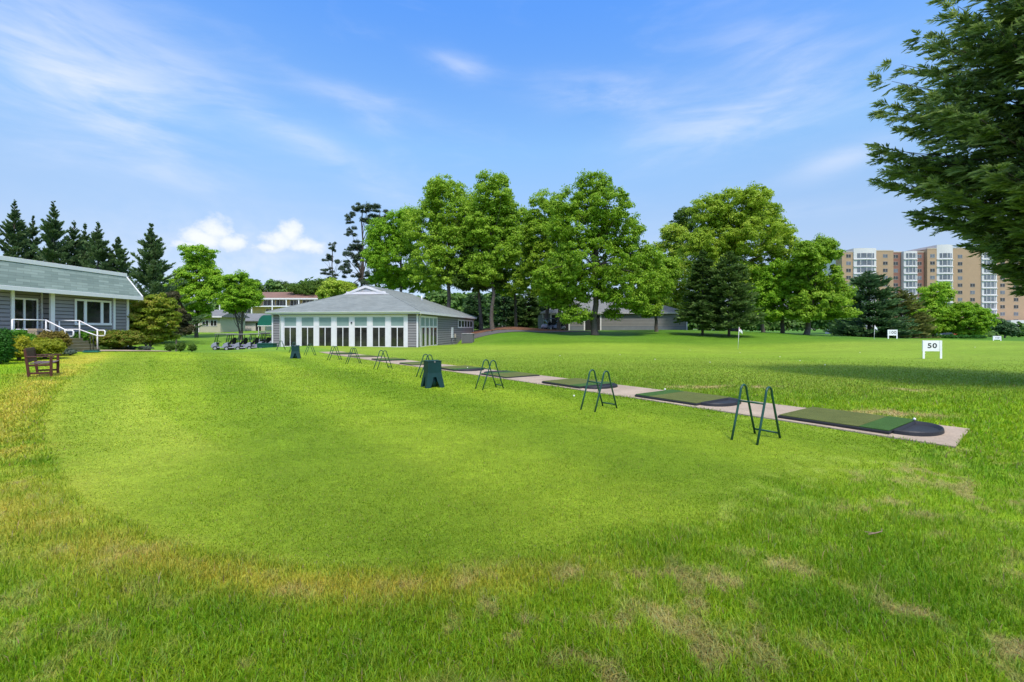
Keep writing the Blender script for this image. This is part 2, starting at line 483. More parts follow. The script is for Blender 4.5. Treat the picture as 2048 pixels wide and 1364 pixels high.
def lawn(X, Y):
    """Grass colour (albedo) and blade height at points of the ground."""
    d = sdf(X, Y)
    s, t = st_of(X, Y)
    n1 = fbm(X, Y, 3.0, 1); n2 = fbm(X, Y, .9, 5); n3 = fbm(X, Y, .28, 9); nb = fbm(X, Y, 11, 17)
    c_ = lambda w: np.clip(w, 0, 1)[:, None]
    rough = lerp(C(.13, .265, .006), C(.32, .455, .014), c_(.15 + .9 * (n2 - .2) + .5 * (n3 - .5)))
    fair = lerp(C(.142, .245, .006), C(.235, .335, .017), c_(n1 * .6 + n2 * .5 + .15 * (n3 - .5)))
    band = sst(1.75, 1.5, d + .2 * (n1 - .5)) * sst(-3, -5, X) * sst(34, 24, Y)                        # the lighter mowing pass round the left edge
    fair = lerp(fair, fair * C(1.28, 1.15, 1.9), c_(band))
    stripe = .5 + .5 * np.tanh(1.8 * np.sin(t * 1.9 + 5.93 + .8 * (nb - .5)))
    fair = fair * (1 + C(.36, .24, .55) * (stripe[:, None] - .5) * sst(40, 26, Y)[:, None])
    rng_ = lerp(C(.145, .25, .012), C(.225, .305, .03), c_(nb * .9 + n1 * .35 - .1))
    far = lerp(C(.10, .215, .014), C(.17, .285, .028), c_(nb * .7 + n1 * .5 - .1))
    soft = .06 + .34 * sst(-1.5, 1.5, X)
    fm = sst(-soft, soft, d + (.16 + .6 * sst(-1.5, 1.5, X)) * (n2 - .5))
    rm = sst(1.5, 2.0, t) * sst(9, 14, Y + 1.5 * (n1 - .5))
    fz = sst(28, 42, Y - .25 * X * (X < 0))
    out = lerp(rough, far, c_(fz))
    out = lerp(out, rng_, c_(rm * sst(70, 45, Y)))
    out = lerp(out, fair, c_(fm))
    # darker hill: longer grass, with the oaks' shade painted into the colour
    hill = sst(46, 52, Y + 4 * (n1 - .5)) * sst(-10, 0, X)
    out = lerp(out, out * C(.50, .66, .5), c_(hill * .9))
    bands = fbm(X * .35 + 3, Y, 2.4, 61, 3)
    out = out * (1 + .32 * (bands - .5) * sst(9, 20, Y))[:, None]
    # yellowed ring outside the mown edge
    wl = sst(1.5, -1.0, X)
    lw = sst(-2.2, -5, X)
    ring = np.exp(-((d + .24 + .36 * lw) / (.21 + .40 * lw)) ** 2) * wl * sst(.22, .52, n2 * .55 + n1 * .45)
    blot = sst(.50, .68, fbm(X, Y, 1.3, 33)) * sst(.1, -.5, d) * sst(-1, -3, X) * sst(-.9, -.4, d) * .8
    far_l = sst(12, 16, Y) * sst(-.1, -.5, d) * sst(-3.2, -1.2, d) * .55 * wl
    yel = np.clip(ring * .95 + blot * .75 + far_l * sst(.4, .6, n1), 0, 1) * (1 - sst(20, 28, Y))
    out = lerp(out, lerp(C(.37, .345, .028), C(.48, .41, .06), c_(n3)), c_(yel * (.68 + .35 * n3)))
    # straw patches in the rough
    pn = fbm(X * .55 + Y * .45 + .12 * n2, Y - .35 * X, .42, 41, 4)
    region = sst(.15, -.35, d) * sst(-2.5, .5, X) * (t < 0.2)
    flk = sst(.56, .70, fbm(X, Y, .16, 141, 3))
    region = np.maximum(region, .55 * sst(.15, -.35, d) * (t < .2))
    straw = .8 * sst(.58, .72, pn * .55 + .45 * n3) * region * sst(9, 7, Y)
    straw = np.maximum(straw, .75 * flk * region * sst(.30, .55, n2) * sst(9, 6, Y))
    bare = np.maximum(np.exp(-(((X - 6.3) / 1.5) ** 2 + ((Y - 7.95 - .1) / .0001) ** 2)), 0)
    for (bx, by, rx, ry) in ((7.35, 8.75, 1.2, .5), (5.8, 12.9, 2.2, .35), (2.7, 12.8, 1.0, .5), (1.9, 14.2, 1.3, .5), (10.6, 12.3, .7, .4)):
        bare = np.maximum(bare, np.exp(-(((X - bx) / rx) ** 2 + ((Y - by) / ry) ** 2)))
    straw = np.maximum(straw, sst(.38, .62, n3 * .6 + .4 * n2) * sst(.2, .7, bare))
    out = lerp(out, lerp(C(.30, .215, .09), C(.50, .38, .19), c_(n3 + .2 * (n2 - .5))), c_(straw * .85))
    # pale yellow-green weeds towards the right
    weed = sst(.60, .70, fbm(X, Y, .17, 71, 2)) * np.exp(-((d + .1) / .55) ** 2) * sst(.5, 2, X) * (t < -.2)
    out = lerp(out, C(.30, .40, .05), c_(weed * .8))
    h = lerp(.052, .014, fm) * (1 - .35 * straw) * (1 - .15 * yel)
    h = lerp(h, .03, sst(10, 20, Y))
    return out, h, straw, d


# ------------------------------------------------------------------ ground sheet
def make_ground():
    nr, na = 430, 840
    r = np.concatenate([[0], .7 * (1600 / .7) ** (np.arange(nr) / (nr - 1))])
    # more directions towards the view than behind it
    u = np.linspace(-1, 1, na, endpoint=False)
    ang = np.pi * (0.62 * u + .38 * u ** 3) + np.pi / 2
    rr, aa = np.meshgrid(r[1:], ang, indexing='ij')
    X = (rr * np.cos(aa)).ravel(); Y = (rr * np.sin(aa)).ravel()
    X = np.append(X, 0); Y = np.append(Y, 0)
    Z = hzv(X, Y)
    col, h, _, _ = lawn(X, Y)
    rad = np.sqrt(X * X + Y * Y)
    k = (sst(14, 2.5, rad) * .28)[:, None]
    col = col * (1 - k) + C(.07, .075, .02) * k        # thatch shows between the blades close by
    Z = Z - .5 * sst(250, 1600, rad)
    V = np.stack([X, Y, Z], 1)
    i = np.arange(nr - 1)[:, None] * na; j = np.arange(na)[None, :]; j2 = (j + 1) % na
    q = np.stack([i + j, i + na + j, i + na + j2, i + j2], -1).reshape(-1, 4)
    c = np.full((na,), nr * na)
    tri = np.stack([c, np.arange(na), (np.arange(na) + 1) % na], 1)
    li = np.concatenate([q.ravel(), tri.ravel()])
    ls = np.concatenate([np.arange(len(q)) * 4, len(q) * 4 + np.arange(na) * 3])
    o = npmesh('ground', V, 0, lawnmat('lawn_ground', False), faces=(li, ls), col=col)
    o.data.polygons.foreach_set('use_smooth', np.ones(len(o.data.polygons), bool))
    structure(o)


def make_grass():
    parts = []
    cols = []
    LI = []; LS = []; nv = 0; nl = 0
    for (n, r0, r1, five) in ((330000, 1.55, 6.4, True), (560000, 4.5, 46.0, False)):
        r = r0 * (r1 / r0) ** RNG.random(n)
        a = np.pi / 2 + RNG.uniform(-1.08, 1.08, n)
        X = r * np.cos(a) + RNG.normal(0, .02, n); Y = r * np.sin(a)
        s, t = st_of(X, Y)
        seam = 4.6 + 1.6 * fbm(X, Y, .5, 55, 2)
        keep = (RNG.random(n) < sst(46, 16, r)) & ((r < seam) if five else (r >= seam)) & ~((t > .03 + .10 * (fbm(X, Y, .2, 77, 2) - .4)) & (t < 1.72 - .10 * (fbm(X, Y, .2, 78, 2) - .4)) & (s > .02 + .08 * t) & (s < 37)) & (X > -22)
        X = X[keep]; Y = Y[keep]; r = r[keep]; n = len(X)
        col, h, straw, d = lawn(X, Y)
        Z = hzv(X, Y)
        sz = np.clip(r / 5.0, 1, 2.2)
        H = h * RNG.uniform(.55, 1.35, n) * np.clip(r / 9, 1, 1.35)
        tuft = fbm(X, Y, .22, 91, 2)
        H *= .6 + .8 * tuft
        W = .0042 * sz * RNG.uniform(.7, 1.4, n) * np.where(r > 8, 1.6, 1) * (1 if five else 1.3)
        la = RNG.uniform(0, 2 * np.pi, n)
        lean = RNG.uniform(.15, .95, n) + straw * .6
        dx = np.cos(la) * lean; dy = np.sin(la) * lean
        pa = la + RNG.normal(np.pi / 2, .5, n)
        sx = np.cos(pa) * W * .5; sy = np.sin(pa) * W * .5
        rv = RNG.uniform(.72, 1.3, (n, 1)) * (1 + .12 * RNG.normal(0, 1, (n, 3)) * C(1, .5, 1))
        dead = (RNG.random(n) < .03)[:, None]
        cc = np.clip(np.where(dead, C(.30, .235, .11), col) * rv, 0.004, .7)
        z0 = Z - .004
        if five:
            V = np.empty((n, 5, 3))
            V[:, 0] = np.stack([X - sx, Y - sy, z0], 1); V[:, 1] = np.stack([X + sx, Y + sy, z0], 1)
            mx = X + dx * H * .35; my = Y + dy * H * .35; mz = Z + H * .6
            V[:, 2] = np.stack([mx + sx * .8, my + sy * .8, mz], 1); V[:, 3] = np.stack([mx - sx * .8, my - sy * .8, mz], 1)
            V[:, 4] = np.stack([X + dx * H, Y + dy * H, Z + H * (1.02 - .25 * lean)], 1)
            b = nv + np.arange(n)[:, None] * 5
            li = np.concatenate([b + 0, b + 1, b + 2, b + 3, b + 3, b + 2, b + 4], 1).ravel()
            st_ = (nl + np.arange(n)[:, None] * 7 + np.array([0, 4])[None]).ravel()
            k = 5
        else:
            V = np.empty((n, 3, 3))
            V[:, 0] = np.stack([X - sx, Y - sy, z0], 1); V[:, 1] = np.stack([X + sx, Y + sy, z0], 1)
            V[:, 2] = np.stack([X + dx * H, Y + dy * H, Z + H * (1.02 - .25 * lean)], 1)
            li = nv + np.arange(n * 3); st_ = nl + np.arange(n) * 3
            k = 3
        parts.append(V.reshape(-1, 3)); cols.append(np.repeat(cc, k, 0)); LI.append(li); LS.append(st_)
        nv += n * k; nl += len(li)
    o = npmesh('grass', np.concatenate(parts), 0, lawnmat('grass_blades', True), faces=(np.concatenate(LI), np.concatenate(LS)), col=np.concatenate(cols))
    o['kind'] = 'stuff'
    o['label'] = 'short green lawn grass with yellowed and straw coloured patches'


def strip(name, pts, width, m, lift=.02, n=60, cross=6, edge=0., kind='structure', skirt=0):
    """A sheet that follows the ground along a line of points."""
    pts = [np.array(p, float) for p in pts]
    seg = [0]
    for a, b in zip(pts, pts[1:]):
        seg.append(seg[-1] + np.linalg.norm(b - a))
    V = []; Fc = []
    for i in range(n + 1):
        q = seg[-1] * i / n
        k = max(j for j in range(len(pts) - 1) if seg[j] <= q + 1e-9)
        f = (q - seg[k]) / (seg[k + 1] - seg[k])
        p = pts[k] * (1 - f) + pts[k + 1] * f
        a = pts[max(0, k - (1 if f < .5 else 0))]; b = pts[min(len(pts) - 1, k + (2 if f > .5 else 1))]
        t = (b - a) / np.linalg.norm(b - a); nn = np.array((-t[1], t[0]))
        w = width * (1 + (random.uniform(-edge, edge) if edge else 0))
        for c in range(cross + 1):
            o = p + nn * w * (c / cross - .5)
            drop = skirt if c in (0, cross) else 0
            V.append((o[0], o[1], hz(o[0], o[1]) + lift - drop))
    for i in range(n):
        for c in range(cross):
            a = i * (cross + 1) + c
            Fc.append((a, a + 1, a + cross + 2, a + cross + 1))
    b = MB(); b.v = V; b.f = Fc
    o = b.build(name, m, smooth=True)
    if kind:
        o['kind'] = kind
    return o


make_ground()
make_grass()

# concrete tee strip, a slab of real thickness whose near end has a rough edge
def make_tee_strip():
    b = MB()
    ss = [0.0]
    for k in range(1, 13):
        ss += [3.05 * k - 2.0, 3.05 * k - 1.0, 3.05 * k - .014, 3.05 * k, 3.05 * k + .014]
    rows = []
    for i, s in enumerate(ss):
        j = random.uniform(-.025, .025)
        e0 = (.076 if i == 0 else 0); dz = -.02 if (i % 5 == 4) else 0
        row = []
        for t, s2 in ((0 + j, s), (.6, s + .6 * e0), (1.2, s + 1.2 * e0), (1.74 + j, s + 1.74 * e0)):
            x, y = st(s2, t); row.append((x, y, hz(x, y) + .022 + dz))
        rows.append(row)
    for a, c in zip(rows, rows[1:]):
        for k in range(3):
            b.poly(a[k], a[k + 1], c[k + 1], c[k])
    for a, c in zip(rows, rows[1:]):
        for k in (0, 3):
            b.poly(a[k], c[k], (c[k][0], c[k][1], c[k][2] - .12), (a[k][0], a[k][1], a[k][2] - .12))
    a = rows[0]
    for k in range(3):
        b.poly(a[k], a[k + 1], (*a[k + 1][:2], a[k + 1][2] - .12), (*a[k][:2], a[k][2] - .12))
    structure(b.build('concrete_path', CONC))


make_tee_strip()


def xy(px, Y):
    return ((px - CX) / F * Y, Y)


strip('asphalt_path', [(-6.5, 66.5), xy(955, 64.5), xy(1010, 64), xy(1075, 66), xy(1130, 70), xy(1190, 73)], 3.0, ASPH, .05, 60, 8)
strip('mulch_bed', [xy(925, 71), xy(1000, 70.8), xy(1050, 71.5), xy(1110, 75)], 9.5, MULCH, .05, 60, 20, .05)
strip('bare_soil_bed', [xy(1690, 87), xy(1740, 87), xy(1800, 89), xy(1850, 92)], 5.0, MULCH, .04, 40, 8, .12)
strip('walkway', [(-22.7, 24.1), (-21.9, 25.8), (-21.7, 27.8), (-22.3, 29.6)], .95, CONC, .035, 40, 4, .04)

# ------------------------------------------------------------------ bag stands
def make_stand():
    t = thing('bag_stand', '', 'bag stand')
    def hoop(y):
        pts = []
        zt, w = .80, .075
        for sgn in (-1,):
            pts += [(-.35, y, 0), (-.24, y, .29), (-.135, y, .57), (-.10, y, .67)]
        for k in range(1, 10):
            a = math.pi - math.pi * k / 10
            pts.append((.09 * math.cos(a), y, .70 + .10 * math.sin(a)))
        pts += [(.10, y, .67), (.135, y, .57), (.24, y, .29), (.35, y, 0)]
        return pts
    for y in (-.185, .185):
        MB().tube(hoop(y), .0165, 10).build('hoop', GREENM, t, smooth=True)
    MB().tube([(-.135, -.185, .57), (-.135, .185, .57)], .014, 8).build('crossbar', GREENM, t, smooth=True)
    MB().tube([(.315, -.185, .09), (.315, .185, .09)], .014, 8).build('crossbar', GREENM, t, smooth=True)
    return t


STAND = make_stand()
STANDS = [(1512, 'nearest of the green tubular bag stands, in front of the last two tee mats'),
          (1198, 'green tubular bag stand second from the right, in front of the third tee mat'),
          (979, 'green tubular bag stand on the grass just right of the nearer green ball box'),
          (855, 'green tubular bag stand half hidden behind the nearer green ball box'),
          (766, 'green tubular bag stand on open grass, first one left of the nearer ball box'),
          (707, 'green tubular bag stand, second one left of the nearer ball box'),
          (669, 'green bag stand seen against the middle glass doors, third left of the nearer ball box'),
          (620, 'small green bag stand just right of the far green ball box'),
          (588, 'distant green bag stand mostly hidden behind the far green ball box'),
          (562, 'farthest green bag stand, by the left corner of the pavilion')]
for i, (px, lab) in enumerate(STANDS):
    o = STAND if i == 0 else copy_tree(STAND)
    u = (px - CX) / F
    s = (4.733 - 5.28 * u) / (.811 * u + .585)
    x, y = st(s, -1.71)
    o.location = (x, y, hz(x, y) - .01)
    o.rotation_euler = (0, 0, math.atan2(EV[1], EV[0]) + (random.uniform(-.12, .12) if i else 0))
    tag(o, lab, 'bag stand', 'green bag stands along the tee line')

# ------------------------------------------------------------------ tee mats, trays, balls
def make_mat(L):
    t = thing('tee_mat', '', 'tee mat')
    W = 1.46
    b = MB(); b.box(0, L, 0, W, 0, .045)
    b.build('rubber_base', RUBBER, t, bevel=.012)
    b = MB(); b.box(.40, L - .02, .02, W - .02, .0455, .062); b.build('turf', TURF, t, bevel=.006)
    b = MB(); b.box(.012, .392, .02, W - .02, .0455, .064); b.build('tee_turf', TURFB, t, bevel=.006)
    return t


def make_tray():
    b = MB()
    # D-shaped tray with a raised rolled rim and a dished floor
    n = 22
    def ring(k, z):
        pts = [(0, -.58 * k, z), (0, .58 * k, z)]
        for i in range(1, n):
            a = math.pi / 2 - math.pi * i / n
            pts.append((.46 * k * abs(math.cos(a)) ** .75, .58 * k * math.sin(a), z))
        return [(x + (1 - k) * .16, y, zz) for x, y, zz in pts]
    rings = [ring(1.0, 0), ring(.985, .05), ring(.955, .066), ring(.91, .058), ring(.80, .018), ring(.4, .012)]
    for a, c in zip(rings, rings[1:]):
        m = len(a)
        for i in range(m):
            b.poly(a[i], a[(i + 1) % m], c[(i + 1) % m], c[i])
    b.poly(*rings[-1]); b.poly(*reversed(rings[0]))
    return b.build('ball_tray', RUBBER, smooth=False, bevel=.004)


MAT0 = make_mat(1.62)
TRAY0 = make_tray()
MATS_AT = [(.76, False, 1, 'nearest tee mat, bright green strip at its right end and a white ball on it'),
           (4.0, True, 1, 'second tee mat from the right, bright green strip at its left end'),
           (7.5, False, 1, 'third tee mat from the right, seen behind the second bag stand'),
           (10.98, True, 2, 'fourth tee mat from the right, behind the bag stand beside the ball box'),
           (14.6, False, 1, 'fifth tee mat from the right, just right of the nearer ball box'),
           (18.7, True, 0, 'tee mat just left of the nearer green ball box'),
           (22.9, False, 0, 'thin dark tee mat third from the pavilion end'),
           (27.4, True, 0, 'thin dark tee mat second from the pavilion end'),
           (32.0, False, 0, 'farthest tee mat, right in front of the pavilion doors')]
TRAYLAB = ['nearest black D-shaped ball tray on the bare concrete end', 'black ball tray against the right end of the second tee mat',
           'black ball tray behind the second bag stand, right of the third tee mat', 'black ball tray behind the third bag stand from the right',
           'black ball tray right of the fifth tee mat, left of the third bag stand']
first = True; nt_ = 0
for i, (s, flip, tr, lab) in enumerate(MATS_AT):
    o = MAT0 if i == 0 else copy_tree(MAT0)
    tag(o, lab, 'tee mat', 'tee mats along the concrete strip')
    L = 1.62
    x, y = st(s, .13) if not flip else st(s + L, .13 + 1.46)
    z = hz(x, y) + .024
    o.location = (x, y, z)
    o.rotation_euler = (0, 0, ROWA + (math.pi if flip else 0) )
    # frame: local x along the row; local y must point across it
    if not flip:
        o.scale = (1, -1, 1)
    else:
        o.scale = (1, -1, 1)
    # slope of the strip along the row
    x1, y1 = st(s, .8); x2, y2 = st(s + L, .8)
    if tr:
        k = TRAY0 if first else TRAY0.copy()
        if not first:
            COL.objects.link(k)
        first = False
        if tr == 1:
            tx, ty = st(s - .015, .85); k.rotation_euler = (0, 0, ROWA + math.pi)
        else:
            tx, ty = st(s + L + .015, .95); k.rotation_euler = (0, 0, ROWA)
        k.location = (tx, ty, hz(tx, ty) + .024)
        tag(k, TRAYLAB[nt_], 'ball tray', 'black ball trays at the tee mats'); nt_ += 1


def ball(px, Y, z, lab, r=.0215):
    import bmesh
    me = bpy.data.meshes.new('golf_ball'); bm = bmesh.new(); bmesh.ops.create_icosphere(bm, subdivisions=3, radius=r)
    bm.to_mesh(me); bm.free(); me.materials.append(WHITE)
    me.polygons.foreach_set('use_smooth', [True] * len(me.polygons))
    o = bpy.data.objects.new('golf_ball', me); COL.objects.link(o)
    x = (px - CX) / F * Y
    o.location = (x, Y, hz(x, Y) + z + r)
    tag(o, lab, 'golf ball')
    return o


ball(1829, 7.75, .087, 'white golf ball on the bright strip of the nearest tee mat')
ball(1330, 11.6, .087, 'white golf ball on the second tee mat from the right')
ball(1148, 11.05, .006, 'white golf ball lying in the grass left of the second bag stand')
ball(935, 18.9, .087, 'tiny white golf ball on the fifth tee mat')

for px, Y in ((1420, 24), (1560, 31), (1310, 27), (1650, 22), (1240, 33), (1720, 36), (1480, 38), (1380, 41), (1850, 33), (1120, 30), (1600, 26), (1950, 38)):
    o = ball(px, Y, .012, 'white practice ball lying out on the open range beyond the mats', .024)
    o['group'] = 'practice balls on the open range'

# ------------------------------------------------------------------ green ball boxes
def make_ballbox():
    t = thing('ball_box', '', 'ball box')
    H, a, b_ = .74, .215, .285           # height, half width at the top and at the feet
    def half(z):
        return a + (b_ - a) * max(0, (.42 - z) / .42) * 1.0 + .012 * (1 - z / H)
    th = .03
    m = MB()
    zc = .30
    for k in range(4):
        M = Matrix.Rotation(k * math.pi / 2, 4, 'Z')
        def P3(x, z, inn=0):
            return M @ Vector((x, -(half(z) - inn), z))
        out = [(-half(H), H), (-half(.42), .42), (-half(0), 0), (-half(0) + .15, 0), (-.07, .20), (-.045, zc), (.045, zc), (.07, .20), (half(0) - .15, 0), (half(0), 0), (half(.42), .42), (half(H), H)]
        fr = [P3(x, z) for x, z in out]; bk = [P3(x * .93, z, th) for x, z in out]
        # front face split along the waist so it bends with the flare
        up = [0, 1, 10, 11]
        m.poly(*[fr[i] for i in up]); m.poly(*[fr[i] for i in (1, 2, 3, 4, 5)]); m.poly(*[fr[i] for i in (6, 7, 8, 9, 10)]); m.poly(*[fr[i] for i in (1, 5, 6, 10)])
        m.poly(*[bk[i] for i in (1, 2, 3, 4, 5)]); m.poly(*[bk[i] for i in (6, 7, 8, 9, 10)])
        for i in range(2, 9):
            m.poly(fr[i], fr[i + 1], bk[i + 1], bk[i])
    m.build('body', GREENP, t)
    h = half(H)
    MB().box(-h - .012, h + .012, -h - .012, h + .012, H + .001, H + .022).build('lid', GREENP, t, bevel=.006)
    MB().box(-.02, .02, -h - .02, -h - .0125, H - .03, H + .015).build('latch', STEEL, t, bevel=.002)
    MB().tube([(0, 0, .30), (0, 0, .02)], [.17, .15], 14).build('bucket', GREENP, t, smooth=True)
    return t


BB = make_ballbox()
b2 = copy_tree(BB)
for o, px, Y, rz, lab in ((BB, 865, 13.1, R(28), 'nearer dark green four-legged ball box on the lawn'),
                          (b2, 591, 26.6, R(20), 'farther dark green four-legged ball box, seen against the glass doors')):
    g = gp(px, Y); o.location = g; o.rotation_euler = (0, 0, rz); o.scale = (.92, .92, 1.0)
    tag(o, lab, 'ball box', 'green ball boxes on the tee lawn')

# ------------------------------------------------------------------ distance signs
def text_part(txt, size, m, parent, loc, sx=1.15):
    cu = bpy.data.curves.new('numerals', 'FONT'); cu.body = txt; cu.size = size; cu.align_x = 'CENTER'; cu.align_y = 'CENTER'
    cu.extrude = .004; cu.offset = (.02 if len(txt) == 2 else .006) * size; cu.space_character = 1.12
    ob = bpy.data.objects.new('tmp_text', cu); COL.objects.link(ob)
    bpy.context.view_layer.update()
    me = bpy.data.meshes.new_from_object(ob.evaluated_get(bpy.context.evaluated_depsgraph_get()))
    bpy.data.objects.remove(ob); bpy.data.curves.remove(cu)
    me.name = 'numerals'
    for v in me.vertices:
        v.co = Vector((v.co.x * sx, -v.co.z, v.co.y))
    me.materials.clear(); me.materials.append(m)
    o = bpy.data.objects.new('numerals', me); COL.objects.link(o); o.parent = parent; o.location = loc
    return o


def sign(px0, px1, ytop, ymid, ybot, Y, txt, lab, rz=0):
    x = ((px0 + px1) / 2 - CX) / F * Y
    s = Y / F
    z0 = EYE + (CY - ybot) * s
    W = (px1 - px0) * s; H = (ybot - ytop) * s; hp = (ymid - ytop) * s
    zg = hz(x, Y)
    t = thing('distance_sign', lab, 'distance sign', (x, Y, zg), rz, 'white distance signs on the range')
    dz = z0 - zg
    MB().box(-W / 2, W / 2, -.02, .02, dz + H - hp, dz + H).build('board', SIGNW, t, bevel=.004)
    lw = W * .11
    for sg in (-1, 1):
        MB().box(sg * (W / 2 - lw / 2) - lw / 2, sg * (W / 2 - lw / 2) + lw / 2, -.045, -.0205 - 0.001, -.1, dz + H).build('post', SIGNW, t, bevel=.004)
    text_part(txt, hp * (.62 if len(txt) == 2 else .72), INK, t, (0, -.023, dz + H - hp * .5), 1.25 if len(txt) == 2 else 1.12)
    return t


sign(1846, 1881.5, 681, 702.5, 717, 28, '50', 'large white distance sign reading 50', R(-6))
sign(1775, 1794.5, 659.5, 671, 679.5, 55, '100', 'white distance sign reading 100, in front of the dark pine', 0)
sign(1985.5, 2002, 672, 679.3, 683, 62, '150', 'white distance sign reading 150, at the right edge', 0)


def flag(px, ytop, ybot, Y, lab, redtop=True):
    g = at(px, ybot, Y); g.z = hz(g.x, Y)
    H = (ybot - ytop) * Y / F
    t = thing('flagstick', lab, 'flagstick', g, 0, 'flagsticks on the range')
    MB().tube([(0, 0, -.05), (.05, 0, H * .5), (.12, 0, H)], .022, 8).build('pole', WHITE, t, smooth=True)
    b = MB()
    n = 6
    top = [(.12 - .01 * i + .0, .05 * math.sin(i * 1.1), H - .02 - .05 * i) for i in range(n)]
    prof = []
    def pt(i, k):
        return (.12 + .055 * i, .05 * math.sin(i * 1.2) , H - .03 - .07 * i - k * (.34 - .012 * i))
    for i in range(n):
        for k in (0, .5):
            b.poly(pt(i, k), pt(i + 1, k), pt(i + 1, k + .5), pt(i, k + .5))
    f = b.build('flag', SIGNW, t)
    md = f.modifiers.new('thick', 'SOLIDIFY'); md.thickness = .006
    if redtop:
        f.data.materials.append(RED)
        for p in f.data.polygons:
            if p.center.z > H - .22:
                p.material_index = 1
    return t


flag(1476, 655, 699, 45, 'leaning flagstick with a red and white flag on the open range')
flag(1748, 650, 682.5, 58, 'flagstick with a small white flag just left of the 100 sign', False)

# ------------------------------------------------------------------ wooden bench
def make_bench():
    t = thing('garden_bench', 'dark red-brown wooden bench facing away at the left lawn edge', 'bench', (-14.62, 14.2, hz(-14.62, 14.2)), math.atan2(-.66, .75) + 0)
    # local x across the seat front (facing +y after rotation), built facing +x instead
    t.rotation_euler = (0, 0, math.atan2(.62, .78)); t.scale = (.93, .9, .96)
    Lh = .76
    for sg in (-1, 1):
        y = sg * (Lh - .035)
        MB().hexa([(-.27, y - .035, 0), (-.20, y - .035, 0), (-.20, y + .035, 0), (-.27, y + .035, 0)],
                  [(-.36, y - .035, .86), (-.30, y - .035, .88), (-.30, y + .035, .88), (-.36, y + .035, .86)]).build('leg', WOODB, t, bevel=.006)
        MB().box(.23, .30, y - .035, y + .035, 0, .615).build('leg', WOODB, t, bevel=.006)
        MB().box(-.3, .34, y - .05, y + .05, .62, .655).build('armrest', WOODB, t, bevel=.01)
        MB().box(-.235, .229, y - .02, y + .02, .09, .15).box(-.25, .229, y - .022, y + .022, .335, .40).build('side_rail', WOODB, t, bevel=.005)
    b = MB()
    for k in range(5):
        x = -.22 + k * .108
        b.box(x, x + .092, -Lh + .075, Lh - .075, .405 + .006 * abs(k - 2), .43 + .006 * abs(k - 2))
    b.build('seat', mat('greyed_wood', (.16, .105, .11), .6, .25, 6, fine=.2, finescale=30), t, bevel=.006)
    b = MB()
    def bk(z): return -.245 - .10 * (z - .2) / .68
    b.hexa([(bk(.80), -Lh + .07, .80), (bk(.80) + .035, -Lh + .07, .80), (bk(.80) + .035, Lh - .07, .80), (bk(.80), Lh - .07, .80)],
           [(bk(.9), -Lh + .07, .90), (bk(.9) + .035, -Lh + .07, .90), (bk(.9) + .035, Lh - .07, .90), (bk(.9), Lh - .07, .90)])
    b.hexa([(bk(.46), -Lh + .07, .46), (bk(.46) + .035, -Lh + .07, .46), (bk(.46) + .035, Lh - .07, .46), (bk(.46), Lh - .07, .46)],
           [(bk(.52), -Lh + .07, .52), (bk(.52) + .035, -Lh + .07, .52), (bk(.52) + .035, Lh - .07, .52), (bk(.52), Lh - .07, .52)])
    n = 17
    for k in range(n):
        y = -Lh + .1 + (2 * Lh - .2) * k / (n - 1)
        b.hexa([(bk(.52) + .01, y - .03, .521), (bk(.52) + .028, y - .03, .521), (bk(.52) + .028, y + .03, .521), (bk(.52) + .01, y + .03, .521)],
               [(bk(.8) + .01, y - .03, .799), (bk(.8) + .028, y - .03, .799), (bk(.8) + .028, y + .03, .799), (bk(.8) + .01, y + .03, .799)])
    b.build('backrest', WOODB, t, bevel=.004)


make_bench()

# ------------------------------------------------------------------ siding helper
def siding(mb, A, B, z0, z1, nrm, step=.27, lip=.045):
    """Lapped boards on the upright plane from A to B (x, y), facing nrm."""
    A = Vector((*A, 0)); B = Vector((*B, 0)); n = Vector((*nrm, 0))
    z = z0
    gr = step * .17
    while z < z1 - 1e-4:
        zt = min(z + step, z1)
        zb = min(z + gr, zt)
        def q(P, o, h): return P + n * o + Vector((0, 0, h))
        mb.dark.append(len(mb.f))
        mb.poly(q(A, .0015, z), q(B, .0015, z), q(B, .0015, zb), q(A, .0015, zb))          # gap under the lip, its shadow painted as dark colour
        mb.poly(q(A, .0015, zb), q(B, .0015, zb), q(B, lip, zb), q(A, lip, zb))
        mb.poly(q(A, lip, zb), q(B, lip, zb), q(B, .012, zt), q(A, .012, zt))
        mb.poly(q(A, .012, zt), q(B, .012, zt), q(B, .0015, zt), q(A, .0015, zt))
        z = zt
    return mb


